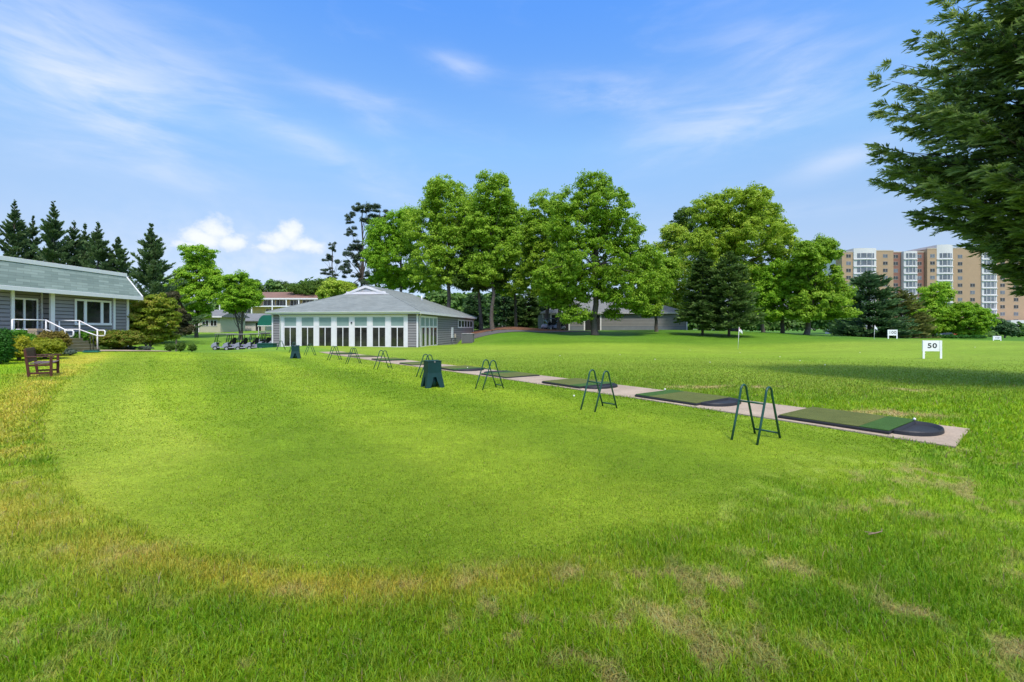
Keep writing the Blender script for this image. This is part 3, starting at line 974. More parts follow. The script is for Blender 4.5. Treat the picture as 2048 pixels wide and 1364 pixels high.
# ------------------------------------------------------------------ pavilion (glass-fronted building)
def pavilion():
    W, Ld = 16.3, 25.8
    ca, sa = .99, -.139
    cxw, cyw = -9.76 - ca * W / 2, 47 + .139 * W / 2
    zb = -.28
    t = thing('pavilion', 'low grey clapboard pavilion with a hipped roof and seven glass door bays', 'building', (cxw, cyw, zb), math.atan2(sa, ca))
    h = W / 2
    Zw = 3.42
    b = MB()
    b.box(-h + .01, h - .01, .02, Ld - .01, -.6, Zw)
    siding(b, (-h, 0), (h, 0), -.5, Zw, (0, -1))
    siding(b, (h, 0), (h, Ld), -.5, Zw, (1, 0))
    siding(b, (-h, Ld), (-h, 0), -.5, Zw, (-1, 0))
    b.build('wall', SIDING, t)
    # roof with gablets
    ov = .48; ze = 3.72; p = .385; g = 5.7
    hx = h + ov; y0 = -ov; y1 = Ld + ov
    zr = ze + hx * p; zg = ze + g * p; gx = hx - g
    b = MB()
    b.poly((-hx, y0, ze), (hx, y0, ze), (gx, y0 + g, zg), (-gx, y0 + g, zg))
    b.poly((hx, y1, ze), (-hx, y1, ze), (-gx, y1 - g, zg), (gx, y1 - g, zg))
    q = .22     # the main slopes run on past the gablet
    b.poly((hx, y0, ze), (hx, y1, ze), (gx, y1 - g, zg), (0, y1 - g + q, zr), (0, y0 + g - q, zr), (gx, y0 + g, zg))
    b.poly((-hx, y1, ze), (-hx, y0, ze), (-gx, y0 + g, zg), (0, y0 + g - q, zr), (0, y1 - g + q, zr), (-gx, y1 - g, zg))
    rf = b.build('roof', GREYROOF, t)
    for k in (0, 1):
        b = MB()
        yy = y0 + g + .06 if k == 0 else y1 - g - .06
        b.poly((-gx + .1, yy, zg + .02), (gx - .1, yy, zg + .02), (0, yy, zr - .06))
        b.build('gablet_siding', mat('lavender_siding', (.50, .50, .56), .6, .05, 1), rf)
    b = MB()
    yy = y0 + g - .05
    w = .30
    zi = zg + .16
    for sg in (-1, 1):      # rake boards
        sx = (zr - zg) / gx
        b.hexa([(sg * gx, yy - .03, zg + .0), (sg * (gx - .75), yy - .03, zg + .0), (sg * (gx - .75), yy + .05, zg), (sg * gx, yy + .05, zg)],
               [(sg * .0, yy - .03 - .1, zr - .02), (sg * .0, yy - .03 - .1, zr - .34), (0, yy + .05, zr - .34), (0, yy + .05, zr - .02)])
    b.box(-gx + .5, gx - .5, yy - .035, yy + .04, zg + .015, zg + .34)
    b.box(-gx + 1.45, gx - 1.45, yy - .02, yy + .04, zg + .42, zg + .47)
    b.build('gablet_trim', TRIM, rf)
    pv = MB().tube([(3.2, 15.5, zr - 1.5), (3.2, 15.5, zr - .55)], .09, 10).build('vent_pipe', TRIM, rf, smooth=True)
    # ridge and hip caps
    b = MB()
    def cap(a, c): b.tube([a, c], .05, 6)
    cap((0, y0 + g - q, zr + .0), (0, y1 - g + q, zr)); cap((hx, y0, ze), (gx, y0 + g, zg)); cap((-hx, y0, ze), (-gx, y0 + g, zg)); cap((hx, y1, ze), (gx, y1 - g, zg))
    b.build('ridge_cap', GREYROOF, rf)
    # fascia, gutter and soffit
    b = MB()
    b.box(-hx, hx, y0 - .02, y0 + .03, ze - .27, ze - .005).box(-hx, hx, y1 - .03, y1 + .02, ze - .27, ze - .005)
    b.box(hx - .03, hx + .02, y0 + .031, y1 - .031, ze - .27, ze - .006).box(-hx - .02, -hx + .03, y0 + .031, y1 - .031, ze - .27, ze - .006)
    b.box(-hx + .031, hx - .031, y0 + .031, -.03, ze - .26, ze - .22).box(h + .03, hx - .031, -.029, y1 - .031, ze - .26, ze - .22)
    b.build('fascia', TRIM, t)
    b = MB()
    gp_ = [(-.00, 0), (-.11, 0), (-.13, .05), (-.15, .12), (-.14, .125), (-.01, .125)]
    b.prism([(y0 - .021 + p_[0], ze - .14 + p_[1]) for p_ in gp_], -hx, hx, 'x')
    b.build('gutter', mat('pale_gutter', (.66, .65, .64), .45, .05), t)
    # downspouts
    for (x, y) in ((-h + .95, -.09), (h + .09, .28), (h + .09, Ld - .3)):
        MB().tube([(x, y, -.1), (x, y, 3.2), (x + (0 if y < 0 else .25), y - (.28 if y < 0 else 0), 3.5)], .055, 8).build('downspout', TRIM, t, smooth=True)
    # corner boards
    for (x, y) in ((-h, 0), (h, 0), (h, Ld)):
        MB().box(x - .09, x + .06, y - .06, y + .09, -.3, Zw).build('corner_board', TRIM, t, bevel=.005)
    # seven door bays
    x0 = -h + 1.1; pitch = 2.008; ow = 1.52
    b = MB()
    xe = x0 + 7 * pitch + .12
    b.box(x0 - .25, xe, -.08, -.048, 3.24, 3.40)
    for k in range(8):
        xa = x0 + k * pitch - .25
        xb = xa + (pitch - ow - .01 if k < 7 else .37)
        b.box(xa, xb, -.085, -.048, -.05, 3.235)
    b.build('bay_posts', TRIM, t, bevel=.004)
    for k in range(7):
        xa = x0 + k * pitch - .25 + (pitch - ow); xb = xa + ow - .012
        f = MB()
        f.box(xa, xb, -.070, -.047, 3.12, 3.234).box(xa, xb, -.070, -.047, 2.03, 2.2).box(xa, xb, -.070, -.047, -.02, .05)
        f.box(xa, xa + .075, -.070, -.047, .051, 2.029).box(xb - .075, xb, -.070, -.047, .051, 2.029)
        f.box(xa, xa + .075, -.070, -.047, 2.201, 3.119).box(xb - .075, xb, -.070, -.047, 2.201, 3.119)
        xm = (xa + xb) / 2
        f.box(xm - .05, xm + .04, -.068, -.047, .051, 2.029)
        w_ = f.build('glass_door', TRIM, t, bevel=.003)
        for (u0, u1) in ((xa + .076, xm - .051), (xm + .041, xb - .076)):
            MB().box(u0, u1, -.058, -.048, .052, 2.028).build('pane', DARKGLASS, w_)
        MB().box(xa + .076, xb - .076, -.059, -.048, 2.202, 3.118).build('blind', BLIND, w_)
    # small black lamp between the bays
    MB().box(x0 + 4 * pitch - .1, x0 + 4 * pitch + .06, -.18, -.086, 2.45, 2.62).build('wall_lamp', BLACKP, t, bevel=.02)
    # side window wall of four
    ya, yb = .75, 6.5; n = 4; pw = (yb - ya) / n
    f = MB()
    f.box(h + .047, h + .075, ya - .1, yb + .12, 3.10, 3.30).box(h + .047, h + .075, ya - .1, yb + .12, 2.03, 2.2).box(h + .047, h + .075, ya - .1, yb + .12, -.12, .05)
    for k in range(n + 1):
        y = ya + k * pw
        f.box(h + .047, h + .082, y - .11, y + .11, .051, 2.029).box(h + .047, h + .082, y - .11, y + .11, 2.201, 3.099)
    w_ = f.build('window_bay', TRIM, t, bevel=.003)
    for k in range(n):
        y = ya + k * pw
        MB().box(h + .047, h + .058, y + .111, y + pw - .111, 2.202, 3.098).build('blind', BLIND, w_)
        MB().box(h + .047, h + .058, y + .111, y + pw - .111, .052, 2.028).build('pane', DARKGLASS, w_)
        if k < 3:
            MB().box(h + .0585, h + .066, y + .14, y + .55, .06, 2.02).build('curtain', CURTAIN, w_)
    # clerestory of five
    ya, yb = 16.2, 24.8; n = 5; pw = (yb - ya) / n
    f = MB()
    f.box(h + .047, h + .082, ya - .15, yb + .15, 3.02, 3.2).box(h + .047, h + .082, ya - .15, yb + .15, 1.98, 2.16)
    for k in range(n + 1):
        y = ya + k * pw
        f.box(h + .047, h + .082, y - .16, y + .16, 2.161, 3.019)
    w_ = f.build('clerestory_window', TRIM, t, bevel=.003)
    for k in range(n):
        y = ya + k * pw
        MB().box(h + .047, h + .058, y + .161, y + pw - .161, 2.162, 3.018).build('pane', DARKGLASS, w_)
    MB().box(h + .047, h + .2, 12.6, 13.2, .7, 2.1).build('meter_box', mat('meter_white', (.62, .63, .66), .5, .05), t, bevel=.01)
    MB().tube([(h + .11, 12.9, .7), (h + .11, 12.9, -.3)], .06, 8).build('conduit', STEEL, t, smooth=True)
    MB().box(h + .047, h + .16, 14.3, 14.7, .7, 1.2).build('meter_box', BEIGE, t, bevel=.01)
    return t


pavilion()

# air conditioner beside the pavilion
def air_con():
    g = gp(936, 61); g.z = hz(g.x, 61)
    t = thing('air_conditioner', 'grey outdoor cooling unit by the side wall of the glass pavilion', 'air conditioner', g, R(-8))
    MB().box(-.75, .75, -.55, .55, 0, .08).build('pad', STEPC, t)
    b = MB()
    for k in range(22):
        z = .14 + k * .052
        b.box(-.70, .70, -.50, .50, z, z + .03)
    b.build('louvres', STEEL, t)
    b = MB()
    for sx in (-1, 1):
        for sy in (-1, 1):
            b.box(sx * .7 - .04, sx * .7 + .04, sy * .5 - .04, sy * .5 + .04, .081, 1.30)
    b.box(-.04, .04, -.53, -.505, .081, 1.3)
    b.box(-.66, .66, -.47, .47, .1, 1.28)
    b.build('casing', mat('casing_grey', (.19, .185, .19), .5, .08), t)
    MB().box(-.76, .76, -.56, .56, 1.301, 1.36).build('lid', mat('pale_lid', (.45, .45, .46), .5, .05), t, bevel=.02)


air_con()

# low green box beside the pavilion corner
def green_box():
    g = gp(534, 46.6)
    t = thing('storage_box', 'low long dark green box by the left corner of the pavilion', 'box', g, R(-8))
    b = MB(); b.box(-.9, .9, -.3, .3, 0, .40)
    for k in range(5):
        x = -.84 + k * .42
        b.box(x - .03, x + .03, -.33, -.301, 0, .40)
    gm = mat('bottle_green_paint', (.006, .07, .05), .5, .2)
    b.build('body', gm, t, bevel=.01)
    MB().box(-.95, .95, -.35, .35, .401, .47).build('lid', gm, t, bevel=.015)


green_box()

# ------------------------------------------------------------------ golf carts
def wheel(parent, x, y, r=.235, w=.18):
    b = MB()
    n = 20
    prof = [(r * .62, -w / 2), (r * .92, -w / 2), (r, -w / 3), (r, w / 3), (r * .92, w / 2), (r * .62, w / 2)]
    for i in range(n):
        a0 = 2 * math.pi * i / n; a1 = 2 * math.pi * (i + 1) / n
        for p, q in zip(prof, prof[1:]):
            b.poly((x + p[0] * math.cos(a0), y + p[1], r + p[0] * math.sin(a0)), (x + p[0] * math.cos(a1), y + p[1], r + p[0] * math.sin(a1)),
                   (x + q[0] * math.cos(a1), y + q[1], r + q[0] * math.sin(a1)), (x + q[0] * math.cos(a0), y + q[1], r + q[0] * math.sin(a0)))
    w_ = b.build('wheel', BLACKP, parent, smooth=False)
    MB().tube([(x, y - w * .42, r), (x, y + w * .42, r)], r * .62, 16).build('rim', mat('rim_grey', (.32, .32, .34), .4, .05), w_, smooth=False)


def make_cart():
    t = thing('golf_cart', '', 'golf cart')
    # front cowl, floor pan, side panels, rear body
    b = MB()
    b.prism([(1.17, .30), (1.22, .45), (1.17, .62), (1.0, .80), (.78, .90), (.70, .86), (.66, .62), (.66, .30)], -.55, .55, 'y')
    b.prism([(.655, .27), (.655, .37), (-.06, .37), (-.06, .27)], -.57, .57, 'y')
    arch = [(-.62 + .30 * math.cos(a), .24 + .30 * math.sin(a)) for a in [math.pi * k / 8 for k in range(9)]]
    rear = [(-1.20, .34), (-1.24, .50), (-1.15, .66), (-.80, .70), (-.25, .66), (-.02, .60), (.02, .42), (-.02, .26)] + [p for p in arch if True]
    b.prism(rear, -.585, .585, 'y')
    b.build('body', SILVER, t, bevel=.03)
    MB().box(-.58, .02, -.52, .52, .665, .78).build('seat', BLACKP, t, bevel=.04)
    MB().hexa([(-.66, -.5, .80), (-.55, -.5, .80), (-.55, .5, .80), (-.66, .5, .80)], [(-.76, -.48, 1.12), (-.68, -.48, 1.12), (-.68, .48, 1.12), (-.76, .48, 1.12)]).build('backrest', BLACKP, t, bevel=.03)
    MB().box(-1.12, .86, -.60, .60, 1.77, 1.87).build('canopy', GREYP, t, bevel=.04)
    for sg in (-1, 1):
        MB().tube([(.86, sg * .5, .84), (.68, sg * .54, 1.77)], .034, 8).build('strut', BLACKP, t, smooth=True)
        MB().tube([(-.72, sg * .52, .70), (-.80, sg * .52, 1.2), (-.78, sg * .53, 1.77)], .036, 8).build('strut', BLACKP, t, smooth=True)
    MB().hexa([(.855, -.48, .86), (.862, -.48, .86), (.862, .48, .86), (.855, .48, .86)], [(.675, -.52, 1.76), (.682, -.52, 1.76), (.682, .52, 1.76), (.675, .52, 1.76)]).build('windscreen', SEEGLASS, t)
    b = MB(); c = Vector((.40, .27, .98)); ax = Vector((-.55, 0, .83)).normalized(); u = Vector((0, 1, 0)); w = ax.cross(u)
    b.tube([c + (u * math.cos(a) + w * math.sin(a)) * .18 for a in [2 * math.pi * k / 18 for k in range(19)]], .016, 6)
    b.tube([c + u * .17, c - u * .17], .012, 6); b.tube([c, Vector((.66, .27, .72))], .022, 6)
    b.build('steering_wheel', BLACKP, t, smooth=True)
    MB().box(.60, .66, -.5, .5, .63, .86).build('dashboard', BLACKP, t, bevel=.015)
    for x in (.80, -.62):
        for sg in (-1, 1):
            wheel(t, x, sg * .50)
    for sg in (-1, 1):
        MB().tube([(-.98, sg * .27, .72), (-1.0, sg * .27, 1.28)], [.15, .17], 12).tube([(-1.0, sg * .27, 1.281), (-1.02, sg * .27, 1.42)], [.12, .05], 8).build('bag_cover', BLACKP, t, smooth=False)
    MB().box(-1.16, -.82, -.5, .5, .705, .80).tube([(-1.05, -.45, .8), (-1.12, -.45, 1.15), (-1.12, .45, 1.15), (-1.05, .45, .8)], .02, 6).build('bag_rack', BLACKP, t)
    return t


CART = make_cart()
H0 = Vector((-.94, -.34)).normalized()
cart_spots = []
for k in range(6):
    Y = 51.6 - .12 * k
    cart_spots.append(((449 + 22.5 * k - CX) / F * Y, Y, math.atan2(H0.y, H0.x)))
cart_lab = ['leftmost silver golf cart of the parked row, nose towards the lawn', 'second silver golf cart from the left in the parked row', 'third silver golf cart from the left in the parked row',
            'fourth silver golf cart from the left in the parked row', 'fifth cart of the parked row, partly behind the green box', 'last cart of the parked row, tucked behind the pavilion corner']
cart_spots += [((534 - CX) / F * 58, 58, 2.9)]
cart_lab += ['golf cart standing behind the row, only its canopy showing at the pavilion corner']
gb = gp(1096, 75.2); gc = gp(1108, 76.0)
cart_spots += [(gb.x, gb.y, R(-130)), (gc.x + .9, gc.y, R(-120))]
cart_lab += ['golf cart parked left in front of the barn under the trees', 'golf cart parked by the barn door opening, right of the other']
for k, (x, y, a) in enumerate(cart_spots):
    o = CART if k == 0 else copy_tree(CART)
    o.location = (x, y, hz(x, y) - (.03 if k < 6 else 0)); o.rotation_euler = (0, 0, a)
    tag(o, cart_lab[k], 'golf cart', 'golf carts in the parked row' if k < 6 else 'golf carts parked elsewhere')

# ------------------------------------------------------------------ left clubhouse with mansard roof
def clubhouse():
    ox, oy = -25.0, 29.6
    zg = .40
    t = thing('clubhouse', 'long grey clapboard clubhouse with a sage shingled mansard roof', 'building', (ox, oy, zg))
    # local: x = 0 is the front wall (faces +x), y from 0 (far end) to -18 (out of frame)
    Z = 3.45; fl = .72
    yr0, yr1 = -6.86, -4.89         # recess with the doors
    b = MB()
    b.box(-10, -.52, -18, 0, -.6, Z).box(-.519, -.01, -18, yr0, -.6, Z - .001).box(-.519, -.01, yr1, -.001, -.6, Z - .001)
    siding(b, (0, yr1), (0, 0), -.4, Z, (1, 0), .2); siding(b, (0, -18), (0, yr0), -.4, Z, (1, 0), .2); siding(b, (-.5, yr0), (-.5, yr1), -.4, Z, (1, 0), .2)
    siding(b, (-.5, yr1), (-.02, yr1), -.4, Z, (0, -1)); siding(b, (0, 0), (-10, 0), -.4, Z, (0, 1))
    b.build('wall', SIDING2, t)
    e = .6; ze = 3.33; zt = 4.62; run = .85
    ye = .45
    b = MB()
    b.poly((e, -18.5, ze), (e, ye, ze), (e - run, ye - .28, zt), (e - run, -18.5, zt))
    b.poly((e, ye, ze), (-10.5, ye, ze), (-10.5, ye - .28, zt), (e - run, ye - .28, zt))
    b.poly((e - run, -18.5, zt), (e - run, ye - .28, zt), (-10.5, ye - .28, zt), (-10.5, -18.5, zt))
    rf = b.build('mansard_roof', MANSARD, t)
    b = MB()
    b.box(e - run - .25, e - run + .05, -18.5, ye - .25, zt + .003, zt + .23).box(-10.5, e - run - .251, ye - .5, ye - .25, zt + .003, zt + .23)
    b.build('parapet_cap', WHITE, rf, bevel=.01)
    MB().tube([(e + .0, ye + .0, ze + .02), (e - run, ye - .26, zt + .02)], .05, 6).build('hip_trim', WHITE, rf)
    b = MB()
    b.box(e - .03, e + .035, -18.5, ye + .03, ze - .22, ze + .0).box(-10.5, e - .031, ye - .03, ye + .03, ze - .22, ze)
    b.build('fascia', WHITE, t, bevel=.01)
    MB().box(.03, e - .031, -18.5, ye - .031, ze - .16, ze - .12).build('soffit', TRIM, t)
    for y in (yr0, yr1, -1.06, -.05):
        w = .11 if y == yr1 else .075
        MB().box(-.03, .075, y - w, y + w, -.2, ze - .161).build('corner_board', WHITE, t, bevel=.005)
    MB().box(-.50, -.44, yr1 - .10, yr1 - .023, .5, Z).build('corner_board', WHITE, t, bevel=.004)
    # double doors in the recess
    y0, y1 = -6.50, -5.2; zt_ = fl + 2.12
    f = MB()
    X0, X1 = -.452, -.40
    f.box(X0, X1, y0, y0 + .07, fl, zt_).box(X0, X1, y1 - .07, y1, fl, zt_).box(X0, X1, y0 + .071, y1 - .071, zt_ - .09, zt_)
    ym = (y0 + y1) / 2
    f.box(X0, X1 - .005, ym - .085, ym + .02, fl, zt_ - .091)
    dr = f.build('double_door', WHITE, t, bevel=.004)
    for a, c in ((y0 + .071, ym - .086), (ym + .021, y1 - .071)):
        MB().box(X0, X0 + .015, a, c, fl + .02, zt_ - .092).build('pane', DARKGLASS, dr)
        MB().tube([(X1 + .04, (a + c) / 2 - .2, fl + 1.0), (X1 + .04, (a + c) / 2 + .2, fl + 1.0)], .02, 6).build('push_bar', BLACKP, dr)
    # three-part window
    y0, y1 = -3.66, -1.32; z0, z1 = 1.44, 2.95
    f = MB()
    X0, X1 = .048, .105
    f.box(X0, X1, y0, y1, z1 - .11, z1).box(X0, X1 + .02, y0 - .03, y1 + .03, z0, z0 + .14)
    for a, c in ((y0, y0 + .1), (y0 + .55, y0 + .72), (y1 - .72, y1 - .55), (y1 - .1, y1)):
        f.box(X0, X1, a, c, z0 + .141, z1 - .111)
    w_ = f.build('window', WHITE, t, bevel=.005)
    for a, c in ((y0 + .101, y0 + .549), (y0 + .721, y1 - .721), (y1 - .549, y1 - .101)):
        MB().box(X0, X0 + .02, a, c, z0 + .142, z1 - .112).build('pane', DARKGLASS, w_)
    # porch slab
    MB().box(.03, 1.3, -8.4, -4.45, -.4, fl).box(-.41, .029, yr0 + .09, yr1 - .12, -.4, fl).build('porch', STEPC, t, bevel=.01)


clubhouse()

def porch_steps():
    x0 = -23.7
    t = thing('porch_steps', 'weathered concrete steps leading up to the clubhouse porch', 'steps', (x0, 24.1, .40))
    b = MB()
    for k in range(4):
        z1 = .72 - .165 * (k + 1) + .0
        b.box(.004 + k * .30 + 0.0, .30 + k * .30 + .02, -1.0 - .003 * k, 1.05 + .003 * k, -.3, z1)
    b.build('treads', STEPC, t, bevel=.012)
    b = MB()
    lightc = mat('worn_nosing', (.34, .32, .22), .85, .2, 4)
    for k in range(4):
        z1 = .72 - .165 * (k + 1)
        b.box(.30 + k * .30 - .05, .30 + k * .30 + .024, -.98, 1.03, z1 + .001, z1 + .014)
    b.build('nosing', lightc, t)


porch_steps()


def handrail(y, lab, back):
    t = thing('handrail', lab, 'handrail', (-23.78, y, 1.12), 0, 'white porch handrails')
    r = .032
    top = [(0, 0, .96), (1.0, 0, .46), (1.08, 0, .43), (1.36, 0, .43), (1.42, 0, .38), (1.42, 0, .19), (1.36, 0, .13), (1.0, 0, .13)]
    b = MB(); b.tube(top, r, 8); b.tube([(0, 0, .48), (1.0, 0, -.02 + .15)], r * .9, 8)
    b.build('sloping_rail', WHITE, t, smooth=True)
    for x, z0, z1 in ((0.02, -.02, .96), (1.0, -.60, .46)):
        MB().tube([(x, 0, z0), (x, 0, z1)], r, 8).build('post', WHITE, t, smooth=True)
    b = MB()
    for z in (.96, .48):
        b.tube([(0, 0, z), back(z)], r * .9, 8)
    b.build('level_rail', WHITE, t, smooth=True)
    e = back(0)
    MB().tube([(e[0], e[1], -.02), (e[0], e[1], .96)], r, 8).build('post', WHITE, t, smooth=True)


handrail(23.2, 'white tubular handrail left of the clubhouse steps', lambda z: (0, -1.55, z))
handrail(25.0, 'white tubular handrail right of the clubhouse steps', lambda z: (-1.12, 0.02, z))

# boot brush at the foot of the steps
def boot_brush():
    g = Vector((-21.75, 23.55, hz(-21.75, 23.55)))
    t = thing('boot_brush', 'green boot brush with a black upright handle at the foot of the steps', 'boot brush', g, R(20))
    MB().box(-.32, .32, -.16, .16, 0.03, .09).build('base', mat('teal_green', (.01, .13, .12), .5, .2), t, bevel=.01)
    b = MB()
    for k in range(9):
        b.box(-.28 + k * .065, -.24 + k * .065, -.12, .12, .091, .15)
    b.build('bristles', mat('bristle_green', (.03, .10, .09), .8, .3), t)
    for x in (-.06, .06):
        MB().tube([(x, 0, .09), (x, 0, .86)], .016, 8).build('upright', BLACKP, t, smooth=True)
    MB().tube([(-.2, 0, .86), (.2, 0, .86)], .018, 8).build('handle', BLACKP, t, smooth=True)


boot_brush()


def tan_bin():
    x, y = -23.35, 22.3
    t = thing('waste_bin', 'square pebbled tan waste bin on the clubhouse porch by the rail', 'waste bin', (x, y, 1.12), R(10))
    m = mat('pebble_tan', (.32, .25, .19), .9, .2, 8, fine=.3)
    MB().box(-.2, .2, -.2, .2, 0, .40).build('body', m, t, bevel=.015)
    b = MB(); b.hexa([(-.21, -.21, .401), (.21, -.21, .401), (.21, .21, .401), (-.21, .21, .401)], [(-.19, -.19, .52), (.19, -.19, .52), (.19, .19, .52), (-.19, .19, .52)])
    b.build('hood', m, t, bevel=.01)
    MB().box(.202, .222, -.1, .1, .22, .36).build('flap', BLACKP, t)


tan_bin()

# ------------------------------------------------------------------ vegetation
LEAF = foliage('oak_leaf', (.125, .24, .010), (.255, .43, .024), (.42, .58, .06))
LEAFY = foliage('young_leaf', (.19, .31, .014), (.36, .50, .036), (.52, .62, .10))
LEAFB = foliage('bright_leaf', (.13, .28, .010), (.255, .47, .020), (.41, .60, .05))
LEAFD = foliage('dull_leaf', (.045, .10, .012), (.095, .18, .022), (.18, .28, .04))
CONI = foliage('conifer_needle', (.055, .105, .045), (.12, .195, .075), (.20, .29, .11), .35)
CONID = foliage('dark_conifer_needle', (.036, .078, .018), (.082, .15, .032), (.15, .23, .055), .35)
PINE = foliage('pine_needle', (.035, .062, .038), (.072, .115, .066), (.135, .19, .105), .25)
PINEG = foliage('green_pine_needle', (.035, .085, .035), (.075, .155, .055), (.14, .24, .085), .3)
BRNC = foliage('brownish_needle', (.08, .095, .025), (.16, .185, .045), (.25, .27, .07), .3)
BIGC = foliage('near_conifer_needle', (.06, .11, .03), (.175, .27, .075), (.36, .44, .14), .45)
WOODF = foliage('far_wood_leaf', (.045, .11, .02), (.10, .20, .036), (.18, .30, .06), .3)


def sph(n):
    return unit(RNG.normal(0, 1, (n, 3)))


DENS = 2.7


def cloud(name, lobes, n, clump, leaf, m, parent, org, shell=.45, flat=.92, aspect=.68, density=1.0, tb=.5, ctv=.16, ltv=.12, up=.35):
    """Clumped leaves in a list of ellipsoids (centre xyz, radii xyz), relative to org."""
    A = np.array([max(l[3] * l[5], 1e-3) for l in lobes])
    ncl = np.maximum(5, (density * 8.0 * A / (clump * clump))).astype(int)
    cc = []; inn = []
    for l, k in zip(lobes, ncl):
        d = sph(k)
        rad = RNG.uniform(shell ** 3, 1, (k, 1)) ** (1 / 3)
        R_ = np.maximum(np.array(l[3:6]) - clump * .45, .15 * np.array(l[3:6]))
        rad = rad * np.where(RNG.random((k, 1)) < .14, 1.16, 1.0)
        cc.append(np.array(l[:3]) + d * rad * R_)
    cc = np.concatenate(cc); K = len(cc)
    per = max(6, int(n * DENS) // K)
    ct = RNG.normal(0, ctv, K)
    cr = clump * RNG.uniform(.45, 1.25, K)
    idx = np.repeat(np.arange(K), per)
    N = len(idx)
    d = sph(N)
    d[:, 2] = np.where(d[:, 2] < -.3, -d[:, 2] * .6, d[:, 2])
    rad = (RNG.random(N) ** (1 / 2.6))[:, None]
    sq = RNG.uniform(.55, 1.45, (K, 3)) * np.array((1, 1, flat))
    pos = cc[idx] + unit(d) * rad * cr[idx][:, None] * sq[idx]
    nrm = unit(d * .85 + np.array((0, 0, up * .7)) + RNG.normal(0, .42, (N, 3)))
    ax = unit(np.cross(nrm, RNG.normal(0, 1, (N, 3))))
    L = leaf * RNG.uniform(.65, 1.35, N)
    tint = tb + .7 * ct[idx] + RNG.normal(0, ltv * 1.2, N)
    o = leaves(name, pos - ax * L[:, None] * .5 - np.array(org), ax, nrm, L, L * aspect, tint, m, parent)
    return o, cc


def limb_pts(a, b, sag=.12, n=5):
    a = np.array(a, float); b = np.array(b, float)
    L = np.linalg.norm(b - a)
    out = []
    k = RNG.normal(0, sag * L * .35, 3)
    for i in range(n):
        f = i / (n - 1)
        p = a * (1 - f) + b * f + k * math.sin(math.pi * f)
        p[2] += sag * L * (f * (1 - f)) * 1.2
        out.append(tuple(p))
    return out


def tree(label, px, Y, lobes, m=LEAF, n=26000, clump=1.15, leaf=.34, tr=.30, group=None, name='tree', bark=BARK, trunk_top=.62, cat='tree', shell=.45, depthk=.9, seed=0, limbs=14, stems=1, dens=1.0, flat=.92, tb=.5, ctv=.16, aspect=.68):
    s = Y / F
    if Y > 55:
        clump *= .8; leaf *= .8
    tb = tb + random.uniform(-.10, .10)
    base = gp(px, Y); org = (base.x, base.y, base.z - .05)
    t = thing(name, label, cat, org, 0, group)
    mx = max(l[2] for l in lobes) * s
    W = []
    if name == 'pine_tree':
        lobes = [(cx + RNG.uniform(-1, 1) * rx * .7, cy + RNG.uniform(-1, 1) * (ry * .8 + 3), rx * RNG.uniform(.2, .55), ry * RNG.uniform(.25, .6)) for (cx, cy, rx, ry) in lobes for _ in range(7)]
        n = int(n * 1.3); clump *= .72
    for (cx, cy, rx, ry) in lobes:
        c = at(cx, cy, Y)
        W.append((c.x, Y + RNG.uniform(-.3, .3) * mx, c.z, rx * s, rx * s * depthk, ry * s))
    zmax = max(w[2] + w[5] for w in W)
    o, cc = cloud('crown', W, n, clump, leaf, m, t, org, shell=shell, density=dens, flat=flat, tb=tb, ctv=ctv, aspect=aspect)
    H = zmax - org[2]
    b = MB()
    cx = np.mean([w[0] for w in W]) - org[0]
    for k in range(stems):
        ox = 0 if stems == 1 else RNG.uniform(-.35, .35) * mx * .25
        oy = 0 if stems == 1 else RNG.uniform(-.3, .3)
        top = np.array((cx * .6 + ox * 3 + RNG.normal(0, .02 * H), oy * 3, H * trunk_top))
        pts = []; rs = []
        for i in range(9):
            f = i / 8
            w = np.array((RNG.normal(0, .006 * H), RNG.normal(0, .006 * H), 0)) * (f > 0)
            pts.append(tuple(np.array((ox * .3, oy * .3, -.1)) * (1 - f) + top * f + w))
            rs.append(tr * (1.0 - .72 * f) * (1.55 if i == 0 else 1))
        pts.insert(1, tuple(np.array(pts[0]) * .8 + np.array(pts[1]) * .2)); rs.insert(1, tr * 1.12)
        b.tube(pts, rs, 10)
        order = RNG.permutation(len(cc))[:limbs]
        for q in order:
            tgt = cc[q] - np.array(org)
            f = np.clip(tgt[2] / H - RNG.uniform(.12, .3), .28 * (stems == 1) + .15, .95 * trunk_top) / trunk_top
            a = np.array(pts[0]) * (1 - f) + np.array(pts[-1]) * f
            r0 = tr * (1 - .72 * f) * .5
            pp = limb_pts(a, tgt)
            b.tube(pp, [r0 * (1 - .8 * i / (len(pp) - 1)) for i in range(len(pp))], 6)
    b.build('trunk', bark, t, smooth=True)
    return t


GA = 'broadleaf trees behind the range'
tree('tall broadleaf tree rising behind the pavilion roof, left of centre', 900, 73, [(895, 420, 60, 68), (850, 455, 55, 55), (905, 500, 65, 60), (870, 540, 60, 45), (925, 455, 50, 60), (880, 385, 30, 28)], n=34000, tr=.42, group=GA, limbs=20)
tree('broadleaf tree with a bare pale trunk beside the mulch bed, right of the pavilion', 985, 69, [(990, 395, 42, 46), (975, 455, 52, 58), (1003, 500, 42, 52), (965, 540, 48, 38), (1008, 440, 33, 48)], n=30000, tr=.33, group=GA, limbs=18)
tree('dark trunked broadleaf tree between the pavilion eave and the pale trunk', 962, 74, [(955, 500, 50, 45), (945, 560, 55, 30), (985, 560, 40, 28)], m=LEAFD, n=16000, tr=.36, group=GA)
tree('low spreading bright broadleaf tree left over the pavilion ridge', 805, 80, [(800, 462, 40, 44), (765, 470, 38, 38), (790, 520, 58, 46), (840, 560, 60, 32), (752, 505, 22, 34), (815, 432, 24, 18), (770, 560, 40, 25)], m=LEAFB, n=30000, tr=.36, group=GA, tb=.45)
